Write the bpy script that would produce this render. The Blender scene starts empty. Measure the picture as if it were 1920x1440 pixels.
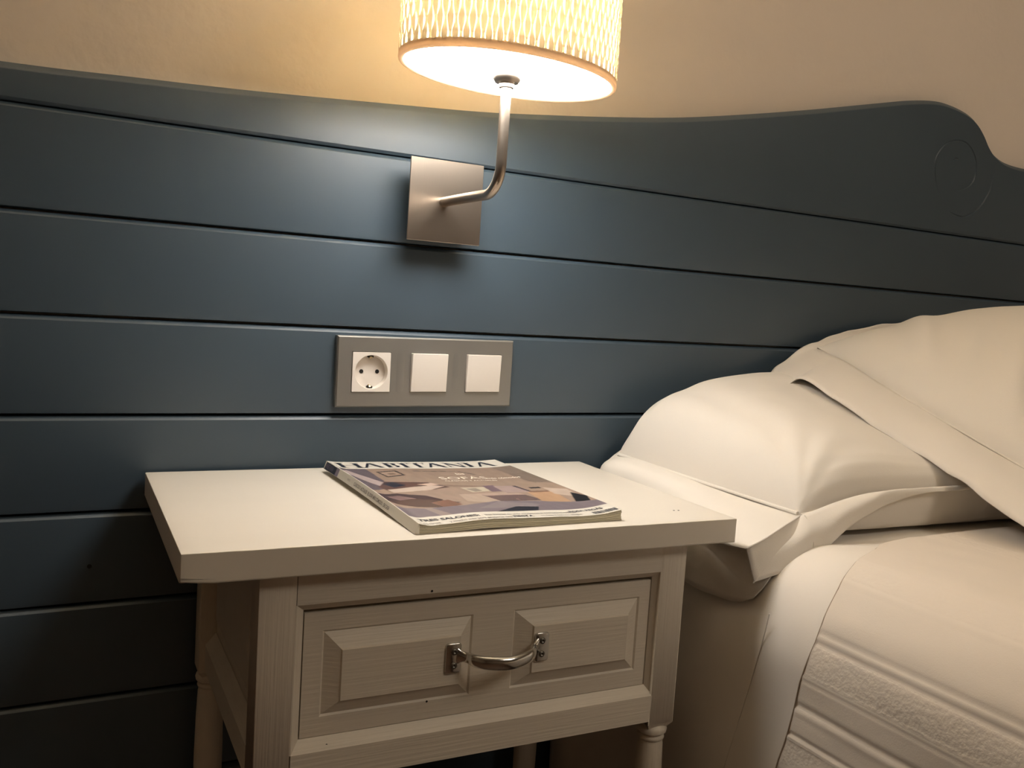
import bpy, bmesh, math, random
import numpy as np
from mathutils import Vector, Matrix, noise
random.seed(7)
S = bpy.context.scene
COL = S.collection
PI = math.pi

# ------------------------------------------------------------------ camera
cam_d = bpy.data.cameras.new('camera')
cam_d.sensor_fit = 'HORIZONTAL'; cam_d.sensor_width = 36.0
cam_d.lens = 1695.26 / 1920 * 36.0
cam_d.clip_start = 0.02; cam_d.clip_end = 50
cam = bpy.data.objects.new('camera', cam_d); COL.objects.link(cam)
yaw, pitch, roll = math.radians(28.4773), math.radians(-5.2232), math.radians(3.7419)
fw = Vector((math.sin(yaw)*math.cos(pitch), math.cos(yaw)*math.cos(pitch), math.sin(pitch)))
rt = Vector((math.cos(yaw), -math.sin(yaw), 0)); up = rt.cross(fw)
r2 = rt*math.cos(roll) + up*math.sin(roll); u2 = up*math.cos(roll) - rt*math.sin(roll)
M = Matrix((r2, u2, -fw)).transposed().to_4x4(); M.translation = Vector((-0.419, -0.9878, 0.7901))
cam.matrix_world = M
S.camera = cam

# ------------------------------------------------------------------ world, exposure, fill
S.view_settings.view_transform = 'Standard'; S.view_settings.look = 'None'
S.view_settings.exposure = 0.42; S.view_settings.gamma = 1.0
S.view_settings.use_curve_mapping = False
W = bpy.data.worlds.new('world'); S.world = W; W.use_nodes = True
W.node_tree.nodes['Background'].inputs['Color'].default_value = (0.02, 0.018, 0.015, 1)
W.node_tree.nodes['Background'].inputs['Strength'].default_value = 1.0
S.cycles.max_bounces = 8; S.cycles.diffuse_bounces = 5; S.cycles.transmission_bounces = 6
S.cycles.sample_clamp_indirect = 10.0

DIFFUSER_E = 19.0          # acrylic disc under the shade
BULB_W = 80.0               # bulbs inside the shade
CEIL_W = 14.5               # the room's ceiling lamp, dim and behind the photographer
def area_light(name, loc, rot, size, power, col):
    d = bpy.data.lights.new(name, 'AREA'); d.shape = 'DISK'; d.size = size; d.energy = power; d.color = col
    o = bpy.data.objects.new(name, d); o.location = loc; o.rotation_euler = rot; COL.objects.link(o); return o
area_light('ceiling_light', (1.05, -2.35, 2.42), (0, 0, 0), 1.0, CEIL_W, (1.0, 0.88, 0.73))

# ------------------------------------------------------------------ helpers
def link(o, parent=None):
    COL.objects.link(o)
    if parent is not None: o.parent = parent
    return o
def mesh_obj(name, me, mat, parent=None, smooth=False):
    o = bpy.data.objects.new(name, me)
    if mat is not None:
        for m in (mat if isinstance(mat, (list, tuple)) else [mat]): me.materials.append(m)
    if smooth:
        for p in me.polygons: p.use_smooth = True
    return link(o, parent)
def obj(name, bm, mat, parent=None, smooth=False, bevel=0, seg=2):
    if bevel: bmesh.ops.recalc_face_normals(bm, faces=bm.faces)
    if bevel: bmesh.ops.bevel(bm, geom=[e for e in bm.edges if e.calc_face_angle(0) > 0.5], offset=bevel, segments=seg, profile=0.6, affect='EDGES', clamp_overlap=True)
    bmesh.ops.recalc_face_normals(bm, faces=bm.faces)
    me = bpy.data.meshes.new(name); bm.to_mesh(me); bm.free()
    o = mesh_obj(name, me, mat, parent, smooth)
    if smooth and bevel:
        me.set_sharp_from_angle(angle=math.radians(40))
    return o
def sharp(o, deg=35):
    for p in o.data.polygons: p.use_smooth = True
    o.data.set_sharp_from_angle(angle=math.radians(deg)); return o
def box(bm, lo, hi):
    v = [bm.verts.new((x, y, z)) for x in (lo[0], hi[0]) for y in (lo[1], hi[1]) for z in (lo[2], hi[2])]
    for f in ((0,1,3,2),(4,6,7,5),(0,4,5,1),(2,3,7,6),(0,2,6,4),(1,5,7,3)): bm.faces.new([v[i] for i in f])
    return v
def B(lo, hi):
    bm = bmesh.new(); box(bm, lo, hi); return bm
def lathe(bm, prof, c=(0,0), n=28, axis='z'):
    rings = []
    for r, z in prof:
        rings.append([bm.verts.new((c[0]+r*math.cos(2*PI*i/n), c[1]+r*math.sin(2*PI*i/n), z)) for i in range(n)])
    for a, b in zip(rings[:-1], rings[1:]):
        for i in range(n): bm.faces.new((a[i], a[(i+1)%n], b[(i+1)%n], b[i]))
    bm.faces.new(rings[0]); bm.faces.new(rings[-1])
def tube(bm, pts, rad, n=16, caps=True, scale=None):
    """sweep an (optionally elliptical) section along pts; rad: number or list of (ra, rb)"""
    pts = [Vector(p) for p in pts]; rings = []
    prev = None
    for i, p in enumerate(pts):
        t = (pts[min(i+1, len(pts)-1)] - pts[max(i-1, 0)]).normalized()
        if prev is None:
            a = t.orthogonal().normalized() if scale is None else (Vector(scale) - t*Vector(scale).dot(t)).normalized()
        else: a = (prev - t*prev.dot(t)).normalized()
        prev = a; b = t.cross(a)
        r = rad[i] if isinstance(rad, (list, tuple)) else rad
        ra, rb = r if isinstance(r, (list, tuple)) else (r, r)
        rings.append([bm.verts.new(p + a*ra*math.cos(2*PI*k/n) + b*rb*math.sin(2*PI*k/n)) for k in range(n)])
    for x, y in zip(rings[:-1], rings[1:]):
        for k in range(n): bm.faces.new((x[k], x[(k+1)%n], y[(k+1)%n], y[k]))
    if caps: bm.faces.new(rings[0]); bm.faces.new(rings[-1])
def cr(pts, n):
    """Catmull-Rom through the points, resampled to n points (array k x d)"""
    P = np.asarray(pts, float); k = len(P)
    E = np.vstack([2*P[0]-P[1], P, 2*P[-1]-P[-2]])
    out = []
    for s in np.linspace(0, k-1, n):
        i = min(int(s), k-2); t = s-i
        p0, p1, p2, p3 = E[i], E[i+1], E[i+2], E[i+3]
        out.append(0.5*((2*p1)+(-p0+p2)*t+(2*p0-5*p1+4*p2-p3)*t*t+(-p0+3*p1-3*p2+p3)*t**3))
    return np.array(out)
def grid_from(P, close_u=False):
    """bmesh from array [i][j] of points"""
    bm = bmesh.new(); n, m = len(P), len(P[0])
    V = [[bm.verts.new(P[i][j]) for j in range(m)] for i in range(n)]
    for i in range(n if close_u else n-1):
        for j in range(m-1):
            a, b = V[i], V[(i+1) % n]
            bm.faces.new((a[j], b[j], b[j+1], a[j+1]))
    return bm
def thing(name, label, cat, loc=(0,0,0), rz=0.0, group=None):
    o = bpy.data.objects.new(name, None); o.empty_display_size = 0.05
    o.location = loc; o.rotation_euler = (0, 0, rz); COL.objects.link(o)
    o['label'] = label; o['category'] = cat
    if group: o['group'] = group
    return o
def tag(o, label, cat): o['label'] = label; o['category'] = cat; return o
def struct(o): o['kind'] = 'structure'; return o
def N3(x, y, z, s=1.0): return noise.noise(Vector((x*s, y*s, z*s)))

# ------------------------------------------------------------------ materials
def mat(name, col, rough=0.5, metal=0.0, spec=0.5, var=0.0, vscale=(6,6,6), bump=0.0, bscale=(80,80,80), coat=0.0, detail=4, aniso=0.0, sss=0.0, sheen=0.0):
    m = bpy.data.materials.new(name); m.use_nodes = True; nt = m.node_tree; b = nt.nodes['Principled BSDF']
    b.inputs['Base Color'].default_value = (*col, 1); b.inputs['Roughness'].default_value = rough
    b.inputs['Metallic'].default_value = metal; b.inputs['Specular IOR Level'].default_value = spec
    b.inputs['Coat Weight'].default_value = coat
    b.inputs['Sheen Weight'].default_value = sheen
    if aniso: b.inputs['Anisotropic'].default_value = aniso
    tc = nt.nodes.new('ShaderNodeTexCoord')
    def nz(scale, det):
        mp = nt.nodes.new('ShaderNodeMapping'); mp.inputs['Scale'].default_value = scale
        nt.links.new(tc.outputs['Object'], mp.inputs['Vector'])
        n = nt.nodes.new('ShaderNodeTexNoise'); n.inputs['Scale'].default_value = 1.0; n.inputs['Detail'].default_value = det
        nt.links.new(mp.outputs[0], n.inputs['Vector']); return n
    if var:
        n = nz(vscale, detail); r = nt.nodes.new('ShaderNodeMapRange')
        r.inputs['To Min'].default_value = 1-var; r.inputs['To Max'].default_value = 1+var
        nt.links.new(n.outputs['Fac'], r.inputs['Value'])
        mx = nt.nodes.new('ShaderNodeVectorMath'); mx.operation = 'SCALE'; mx.inputs[0].default_value = col
        nt.links.new(r.outputs[0], mx.inputs['Scale']); nt.links.new(mx.outputs[0], b.inputs['Base Color'])
    if bump:
        n = nz(bscale, 3); bp = nt.nodes.new('ShaderNodeBump'); bp.inputs['Strength'].default_value = bump; bp.inputs['Distance'].default_value = 0.001
        nt.links.new(n.outputs['Fac'], bp.inputs['Height']); nt.links.new(bp.outputs[0], b.inputs['Normal'])
    return m
M_plaster = mat('plaster', (0.86, 0.765, 0.675), 0.85, spec=0.2, var=0.03, vscale=(3,3,3), bump=0.9, bscale=(60,60,60))
M_far = mat('brown_low_bounce_wall', (0.34, 0.28, 0.22), 0.9, spec=0.1)  # unseen walls, toned darker than the plaster to cut bounced light
M_ceil = mat('ceiling_paint', (0.72, 0.66, 0.56), 0.9, spec=0.1)
M_floor = mat('floor_wood', (0.09, 0.05, 0.03), 0.5, var=0.3, vscale=(2,40,2))
M_blue = mat('blue_grey_lacquer', (0.048, 0.077, 0.105), 0.46, spec=0.85, bump=0.05, bscale=(400,400,400), var=0.03, vscale=(5,5,5))
M_white = mat('white_brushed_paint', (0.72, 0.655, 0.56), 0.42, spec=0.4, var=0.05, vscale=(7,60,160), bump=0.35, bscale=(12,60,420))
M_white_v = mat('white_brushed_paint_upright', (0.72, 0.655, 0.56), 0.42, spec=0.4, var=0.05, vscale=(90,60,8), bump=0.35, bscale=(420,60,12))
M_top = mat('white_satin_top', (0.74, 0.69, 0.61), 0.38, spec=0.45, var=0.02, vscale=(5,30,5), bump=0.06, bscale=(20,300,20))
M_nickel = mat('brushed_nickel', (0.50, 0.43, 0.36), 0.33, metal=1.0, var=0.06, vscale=(20,20,20), bump=0.08, bscale=(900,900,30), aniso=0.5)
M_chrome = mat('chrome', (0.68, 0.68, 0.66), 0.16, metal=1.0, var=0.15, vscale=(60,60,60), bump=0.1, bscale=(200,200,200))
M_steel = mat('grey_satin_plate', (0.36, 0.355, 0.335), 0.36, metal=0.75, var=0.05, vscale=(15,15,15), bump=0.05, bscale=(30,30,700))
M_screw = mat('dull_screw', (0.20, 0.19, 0.17), 0.35, metal=0.9)
M_plastic = mat('white_plastic', (0.80, 0.74, 0.67), 0.3, spec=0.5, var=0.01)
M_dark = mat('dark_hole', (0.006, 0.005, 0.004), 0.8)
M_brass = mat('brass_contact', (0.55, 0.42, 0.25), 0.3, metal=1.0)
M_cotton = mat('white_cotton', (0.80, 0.755, 0.69), 0.75, spec=0.25, bump=0.12, bscale=(900,900,900), var=0.015, vscale=(8,8,8), sheen=0.15)
M_cotton2 = mat('white_percale', (0.80, 0.75, 0.685), 0.7, spec=0.25, bump=0.10, bscale=(900,900,900), var=0.015, vscale=(8,8,8), sheen=0.15)
M_stitch_shade = mat('stitch_edge_shadow', (0.36, 0.29, 0.22), 0.9)
M_mattress = mat('mattress_ticking', (0.7, 0.66, 0.58), 0.8)
M_base = mat('bed_base_fabric', (0.05, 0.05, 0.05), 0.8)
M_paper = mat('page_paper', (0.66, 0.61, 0.47), 0.8, var=0.12, vscale=(3,3,900), bump=0.6, bscale=(3,3,1800))
M_cover = mat('cover_paper', (0.74, 0.70, 0.62), 0.28, spec=0.5)
M_ink = mat('black_ink', (0.012, 0.014, 0.03), 0.3)
M_inkg = mat('grey_ink', (0.16, 0.14, 0.13), 0.35)
M_inkw = mat('cream_ink', (0.85, 0.76, 0.62), 0.3)
M_lav = mat('lavender_ink', (0.22, 0.19, 0.25), 0.3)
M_navy = mat('navy_ink', (0.02, 0.024, 0.045), 0.3)

def coverlet_mat():
    m = mat('matelasse_cotton', (0.76, 0.685, 0.60), 0.8, spec=0.2, sheen=0.2)
    nt = m.node_tree; b = nt.nodes['Principled BSDF']; N = nt.nodes.new; L = nt.links.new
    at = N('ShaderNodeAttribute'); at.attribute_name = 'pucker'
    tc = N('ShaderNodeTexCoord')
    n1 = N('ShaderNodeTexNoise'); n1.inputs['Scale'].default_value = 210; n1.inputs['Detail'].default_value = 2
    n2 = N('ShaderNodeTexNoise'); n2.inputs['Scale'].default_value = 900
    L(tc.outputs['Object'], n1.inputs['Vector']); L(tc.outputs['Object'], n2.inputs['Vector'])
    mu = N('ShaderNodeMath'); mu.operation = 'MULTIPLY'; L(n1.outputs['Fac'], mu.inputs[0]); L(at.outputs['Fac'], mu.inputs[1])
    ad = N('ShaderNodeMath'); ad.operation = 'MULTIPLY_ADD'; ad.inputs[1].default_value = 0.12
    L(n2.outputs['Fac'], ad.inputs[0]); L(mu.outputs[0], ad.inputs[2])
    bp = N('ShaderNodeBump'); bp.inputs['Strength'].default_value = 0.45; bp.inputs['Distance'].default_value = 0.0015
    L(ad.outputs[0], bp.inputs['Height']); L(bp.outputs[0], b.inputs['Normal'])
    return m
M_coverlet = coverlet_mat()

def glow_mat(name, col, tcol, fac, rough=0.8):
    m = bpy.data.materials.new(name); m.use_nodes = True; nt = m.node_tree; nt.nodes.clear(); N = nt.nodes.new; L = nt.links.new
    o = N('ShaderNodeOutputMaterial'); mx = N('ShaderNodeMixShader'); mx.inputs[0].default_value = fac
    d = N('ShaderNodeBsdfDiffuse'); d.inputs['Color'].default_value = (*col, 1)
    t = N('ShaderNodeBsdfTranslucent'); t.inputs['Color'].default_value = (*tcol, 1)
    tc = N('ShaderNodeTexCoord'); mp = N('ShaderNodeMapping'); mp.inputs['Scale'].default_value = (700, 700, 60)
    n = N('ShaderNodeTexNoise'); n.inputs['Scale'].default_value = 1
    bp = N('ShaderNodeBump'); bp.inputs['Strength'].default_value = 0.3; bp.inputs['Distance'].default_value = 0.001
    L(tc.outputs['Object'], mp.inputs[0]); L(mp.outputs[0], n.inputs['Vector']); L(n.outputs['Fac'], bp.inputs['Height']); L(bp.outputs[0], d.inputs['Normal'])
    L(d.outputs[0], mx.inputs[1]); L(t.outputs[0], mx.inputs[2]); L(mx.outputs[0], o.inputs[0]); return m
M_liner = glow_mat('shade_liner', (0.88, 0.85, 0.78), (0.97, 0.93, 0.78), 0.46)
M_strip = glow_mat('woven_paper_strip', (0.72, 0.62, 0.49), (0.88, 0.76, 0.60), 0.15)
M_rim = glow_mat('shade_rim_cloth', (0.70, 0.60, 0.50), (0.85, 0.68, 0.52), 0.35)
def emit_mat(name, col, st):
    m = bpy.data.materials.new(name); m.use_nodes = True; nt = m.node_tree; nt.nodes.clear()
    o = nt.nodes.new('ShaderNodeOutputMaterial'); e = nt.nodes.new('ShaderNodeEmission')
    e.inputs[0].default_value = (*col, 1); e.inputs[1].default_value = st; nt.links.new(e.outputs[0], o.inputs[0]); return m
M_diff = emit_mat('lit_acrylic', (1.0, 0.945, 0.875), DIFFUSER_E)
M_bulb = emit_mat('bulb_glass', (1.0, 0.82, 0.6), 12.0)

# ------------------------------------------------------------------ the room
X0, X1, Y0, Y1, ZC = -2.6, 4.2, -5.0, 0.022, 2.5
T = 0.1
struct(obj('wall_back', B((X0-T, Y1, 0), (X1+T, Y1+T, ZC)), M_plaster))
struct(obj('wall_front', B((X0-T, Y0-T, 0), (X1+T, Y0, ZC)), M_far))
struct(obj('wall_left', B((X0-T, Y0, 0), (X0, Y1, ZC)), M_far))
struct(obj('wall_right', B((X1, Y0, 0), (X1+T, Y1, ZC)), M_plaster))
struct(obj('floor', B((X0-T, Y0-T, -T), (X1+T, Y1+T, 0)), M_floor))
struct(obj('ceiling', B((X0-T, Y0-T, ZC), (X1+T, Y1+T, ZC+T)), M_ceil))

# ------------------------------------------------------------------ headboard of horizontal boards
hb = thing('headboard', 'blue-grey lacquered headboard of wide horizontal boards with a curved scrolled top, on the wall', 'headboard', (0.35, 0, 0))
HX = 0.35; HXC = 1.16; HL = -0.95
top_pts = [(-0.95,0.9745),(-0.70,0.9775),(-0.4429,0.9821),(-0.3336,0.9868),(-0.2100,0.9930),(-0.0438,1.0046),(0.0500,1.0117),(0.1218,1.0194),(0.2383,1.0338),(0.3487,1.0499),(0.4590,1.0706),
 (0.5840,1.0965),(0.7202,1.1270),(0.7928,1.1428),(0.8510,1.1512),(0.8919,1.1505),(0.9318,1.1442),(0.9583,1.1337),(0.9792,1.1177),(0.9950,1.1010),(1.0113,1.0894),(1.0343,1.0810),(1.0585,1.0774),(1.0869,1.0760),(1.12,1.076),(1.16,1.0762)]
half = cr(top_pts, 150)
outline = [(x, z) for x, z in half] + [(2*HXC-x, z) for x, z in half[::-1][1:]]
HR = 2*HXC-HL
grooves = [0.0555, 0.1550, 0.2545, 0.3527, 0.4530, 0.5480, 0.6475, 0.7465, 0.8456, 0.9445]
zb = [0.0] + grooves
def plank(z0, z1, thick=0.020):
    # section in (y, z): V joint above (facing up) and below
    r, c_dn = 0.0038, 0.0040
    lo = z0 + (0.0028 if z0 > 0 else 0); hi = z1 + 0.0004
    sec = [(thick, lo), (thick, hi)] + [(r+0.0003, hi), (r-0.0003, hi-0.0003), (0.0004, hi-r+0.0002), (0.0, hi-r-0.0004)] + [(0.0, lo+c_dn), (0.0006, lo+0.0008), (c_dn, lo)]
    bm = bmesh.new()
    A = [bm.verts.new((HL-HX, y, z)) for y, z in sec]; Bv = [bm.verts.new((HR-HX, y, z)) for y, z in sec]
    n_ = len(sec)
    for i in range(n_): bm.faces.new((A[i], A[(i+1) % n_], Bv[(i+1) % n_], Bv[i]))
    bm.faces.new(A); bm.faces.new(Bv); return bm
for a, b in zip(zb[:-1], zb[1:]): sharp(obj('plank', plank(a, b), M_blue, hb), 30)
# top board with swan-neck outline and rounded front edge, then the scroll carved in
def top_board():
    bm = bmesh.new(); z0 = grooves[-1] + 0.002
    P = np.array(outline); P[:, 0] -= HX
    d = np.gradient(P, axis=0); nrm = np.stack([-d[:, 1], d[:, 0]], 1); nrm /= np.linalg.norm(nrm, axis=1)[:, None]
    rows = []
    for off, y in [(0.0, 0.020)] + [(0.0006, 0.0072), (0.0018, 0.0060), (0.0066, 0.0009), (0.0076, 0.0002), (0.0084, 0.0)]:
        rows.append([bm.verts.new((p[0]-n[0]*off, y, p[1]-n[1]*off)) for p, n in zip(P, nrm)])
    for r, s in zip(rows[:-1], rows[1:]):
        for i in range(len(P)-1): bm.faces.new((r[i], r[i+1], s[i+1], s[i]))
    lo_f = [bm.verts.new((p[0], 0.0, z0+0.003)) for p in P]; lo_c = [bm.verts.new((p[0], 0.003, z0)) for p in P]; lo_b = [bm.verts.new((p[0], 0.020, z0)) for p in P]
    for r, s in ((rows[-1], lo_f), (lo_f, lo_c), (lo_c, lo_b), (lo_b, rows[0])):
        for i in range(len(P)-1): bm.faces.new((r[i], r[i+1], s[i+1], s[i]))
    for i in (0, len(P)-1): bm.faces.new([r[i] for r in rows] + [lo_f[i], lo_c[i], lo_b[i]])
    return bm
tb = obj('scrolled_top_board', top_board(), M_blue, hb)
def scroll_cutter(mir):
    pts = []
    # outer arc sweeping in to a spiral: (x, z) points read on the board
    raw = [(0.9069,0.9817),(0.9279,0.9769),(0.9482,0.9781),(0.9799,0.9954),(1.0030,1.0244),(1.0095,1.0515)]
    raw2 = [(0.8741,1.0115),(0.8646,1.0299),(0.8600,1.0589),(0.8769,1.0840),(0.9012,1.0947),(0.9270,1.0955),(0.9470,1.0860),(0.9603,1.0674),(0.9610,1.0413),(0.9429,1.0246),(0.9144,1.0170)]
    raw3 = [(0.9020,1.0630),(0.9080,1.0672),(0.9150,1.0670)]
    bm = bmesh.new()
    for r in (raw, raw2, raw3):
        q = cr(r, 46)
        if mir: q[:, 0] = 2*HXC - q[:, 0]
        n = len(q); rad = [0.0019*min(1, 0.4+3*min(i, n-1-i)/n) for i in range(n)]
        tube(bm, [(p[0]-HX, -0.0004, p[1]) for p in q], rad, n=8)
    me = bpy.data.meshes.new('cut'); bmesh.ops.recalc_face_normals(bm, faces=bm.faces); bm.to_mesh(me); bm.free()
    return bpy.data.objects.new('cut', me)
for mir in (False, True):
    cu = scroll_cutter(mir); COL.objects.link(cu); cu.parent = hb
    md = tb.modifiers.new('b', 'BOOLEAN'); md.object = cu; md.operation = 'DIFFERENCE'; md.solver = 'EXACT'
    bpy.context.view_layer.update()
    me2 = bpy.data.meshes.new_from_object(tb.evaluated_get(bpy.context.evaluated_depsgraph_get()))
    tb.modifiers.clear()
    if len(me2.polygons) > 100: tb.data = me2
    bpy.data.objects.remove(cu)
tb.data.name = 'scrolled_top_board'; sharp(tb, 28)
if not tb.data.materials: tb.data.materials.append(M_blue)
# small screw plug holes seen in a lower board
for x, z in ((-0.358, 0.494),):
    bm = bmesh.new(); lathe(bm, [(0.0022, -0.0003), (0.0022, 0.001)], n=12); bmesh.ops.rotate(bm, matrix=Matrix.Rotation(PI/2, 3, 'X'), verts=bm.verts); bmesh.ops.translate(bm, vec=(x-HX, 0, z), verts=bm.verts)
    obj('screw_hole', bm, M_dark, hb)

# ------------------------------------------------------------------ nightstand
TX, TY, TA, TZ = -0.30814, -0.005, math.radians(-1.5626), 0.59065
ns = thing('nightstand', 'white painted wooden nightstand with one drawer and turned legs, left of the bed', 'nightstand', (TX, TY, 0), TA)
def tb_box(u0, u1, v0, v1, z0, z1):           # nightstand frame: u to the right, v towards the room, z from its top
    return B((u0, -v1, TZ+z0), (u1, -v0, TZ+z1))
TW, TD, TT = 0.5209, 0.3048, 0.0242
# top with slightly worn edges
bm = bmesh.new(); box(bm, (0, -TD, TZ-TT), (TW, 0, TZ))
bmesh.ops.subdivide_edges(bm, edges=bm.edges, cuts=40, use_grid_fill=True)
bmesh.ops.bevel(bm, geom=[e for e in bm.edges if e.calc_face_angle(0) > 0.5], offset=0.0014, segments=2, profile=0.6, affect='EDGES')
for v in bm.verts:
    ex = min(v.co.x, TW-v.co.x) < 0.002; ey = (v.co.y+TD) < 0.002; ez = (TZ-v.co.z) < 0.002
    if (ex or ey) and ez:
        k = N3(v.co.x*60, v.co.y*60, 3.0); v.co.z -= 0.0005*max(0, k+0.1)
    if v.co.z < TZ-TT+0.004 and ey and v.co.x < 0.02: v.co.z += 0.0025*(1-v.co.x/0.02)
sharp(obj('tabletop', bm, M_top, ns), 50)
def leg(u0, v0, w=0.030):
    bm = bmesh.new(); z_t, z_b = TZ-TT, TZ-0.2085
    box(bm, (u0, -(v0+w), z_b), (u0+w, -v0, z_t))
    # chamfered shoulders where the square meets the turning
    low = [v for v in bm.verts if abs(v.co.z-z_b) < 1e-6]
    bot = [f for f in bm.faces if all(v in low for v in f.verts)][0]
    r = bmesh.ops.extrude_face_region(bm, geom=[bot]); nv = [g for g in r['geom'] if isinstance(g, bmesh.types.BMVert)]
    c = Vector((u0+w/2, -(v0+w/2), z_b-0.006))
    for v in nv: v.co = c + (v.co-c)*0.74; v.co.z = z_b-0.006
    bmesh.ops.bevel(bm, geom=[e for e in bm.edges if e.calc_face_angle(0) > 1.0 and all(v.co.z > z_b-1e-4 for v in e.verts)], offset=0.0012, segments=2, profile=0.6, affect='EDGES')
    z = z_b-0.005
    prof = [(0.0125, z+0.001), (0.0150, z-0.0015), (0.0158, z-0.004), (0.0152, z-0.0072), (0.0125, z-0.0090), (0.0120, z-0.0098), (0.0133, z-0.0112), (0.0138, z-0.0130), (0.0132, z-0.0148), (0.0120, z-0.0158),
            (0.0128, z-0.020), (0.0138, z-0.045), (0.0146, z-0.09), (0.0144, z-0.16), (0.0128, z-0.24), (0.0108, z-0.30), (0.0112, z-0.31), (0.0150, z-0.322), (0.0152, z-0.332), (0.0112, z-0.342), (0.0118, z-0.36), (0.010, 0.0)]
    lathe(bm, prof, c=(u0+w/2, -(v0+w/2)), n=32)
    return sharp(obj('leg', bm, M_white_v, ns), 40)
leg(0.0605, 0.260); leg(0.4442, 0.260); leg(0.0545, 0.004); leg(0.4442, 0.004)
# front frame: rails with a chamfered opening
FO = (0.0907, 0.4465, -0.1777, -0.0525); FI = (0.0978, 0.4396, -0.1683, -0.0590)   # outer at v=.290, inner at v=.283
def frame_piece(quad_o, quad_i, ext_o):
    """prism: front strip from ext_o to quad_o, chamfer to quad_i, closed behind at v=.265"""
    bm = bmesh.new()
    rows = [[(p[0], -0.290, TZ+p[1]) for p in ext_o], [(p[0], -0.290, TZ+p[1]) for p in quad_o], [(p[0], -0.283, TZ+p[1]) for p in quad_i], [(p[0], -0.262, TZ+p[1]) for p in quad_i], [(p[0], -0.262, TZ+p[1]) for p in ext_o]]
    V = [[bm.verts.new(p) for p in r] for r in rows]
    for i in range(5): bm.faces.new((V[i][0], V[i][1], V[(i+1) % 5][1], V[(i+1) % 5][0]))
    bm.faces.new([v[0] for v in V]); bm.faces.new([v[1] for v in V]); return bm
obj('top_rail', frame_piece([(FO[0], FO[3]), (FO[1], FO[3])], [(FI[0], FI[3]), (FI[1], FI[3])], [(0.0906, -TT), (0.4441, -TT)]), M_white, ns)
obj('bottom_rail', frame_piece([(FO[0], FO[2]), (FO[1], FO[2])], [(FI[0], FI[2]), (FI[1], FI[2])], [(0.0906, -0.2045), (0.4441, -0.2045)]), M_white, ns)
for xo, xi, xe in ((FO[0], FI[0], 0.0895), (FO[1], FI[1], 0.4445)):
    obj('side_moulding', frame_piece([(xo, FO[2]), (xo, FO[3])], [(xi, FI[2]), (xi, FI[3])], [(xe, FO[2]), (xe, FO[3])]) if xo < 0.2 else
        frame_piece([(xo-0.0001, FO[2]), (xo-0.0001, FO[3])], [(xi, FI[2]), (xi, FI[3])], [(xo, FO[2]), (xo, FO[3])]), M_white_v, ns)
# side frames: recessed raised panel between the legs
def raised_panel(o, i, v_o, v_i, v_back, to3):
    """o/i: (a0,a1,b0,b1) outer and inner rectangles; to3(a,b,depth)->xyz"""
    bm = bmesh.new()
    rc = lambda r: [(r[0], r[2]), (r[1], r[2]), (r[1], r[3]), (r[0], r[3])]
    A = [bm.verts.new(to3(a, b, v_o)) for a, b in rc(o)]; I = [bm.verts.new(to3(a, b, v_i)) for a, b in rc(i)]; K = [bm.verts.new(to3(a, b, v_back)) for a, b in rc(o)]
    for k in range(4):
        bm.faces.new((A[k], A[(k+1) % 4], I[(k+1) % 4], I[k])); bm.faces.new((K[k], K[(k+1) % 4], A[(k+1) % 4], A[k]))
    bm.faces.new(I); bm.faces.new(K); return bm
for side, ux in ((0, 0.0605), (1, 0.4737)):
    sg = 1 if side == 0 else -1
    t3 = lambda v, z, d: (ux+sg*d, -v, TZ+z)
    obj('side_board', B((min(ux+sg*0.011, ux+sg*0.020), -0.262, TZ-0.2045), (max(ux+sg*0.011, ux+sg*0.020), -0.030, TZ-TT)), M_white, ns)
    obj('side_panel', raised_panel((0.050, 0.246, -0.155, -0.045), (0.064, 0.232, -0.141, -0.059), 0.0108, 0.0050, 0.0112, t3), M_white_v, ns)
    bm = bmesh.new()   # lower side rail with sloping upper edge
    sec = [(0.0, -0.2045), (0.0, -0.178), (0.0105, -0.166), (0.0105, -0.2045)]
    A = [bm.verts.new(t3(0.0335, z, d)) for d, z in sec]; Bv = [bm.verts.new(t3(0.2605, z, d)) for d, z in sec]
    for k in range(4): bm.faces.new((A[k], A[(k+1) % 4], Bv[(k+1) % 4], Bv[k]))
    bm.faces.new(A); bm.faces.new(Bv); obj('side_rail', bm, M_white, ns)
    obj('side_top_rail', B((min(ux+sg*0.002, ux+sg*0.011), -0.2605, TZ-0.034), (max(ux+sg*0.002, ux+sg*0.011), -0.0335, TZ-TT)), M_white, ns)
obj('back_panel', tb_box(0.0845, 0.4442, 0.006, 0.012, -0.2045, -TT), M_white, ns)
obj('bottom_panel', tb_box(0.082, 0.452, 0.012, 0.262, -0.2045, -0.1985), M_white, ns)
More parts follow.
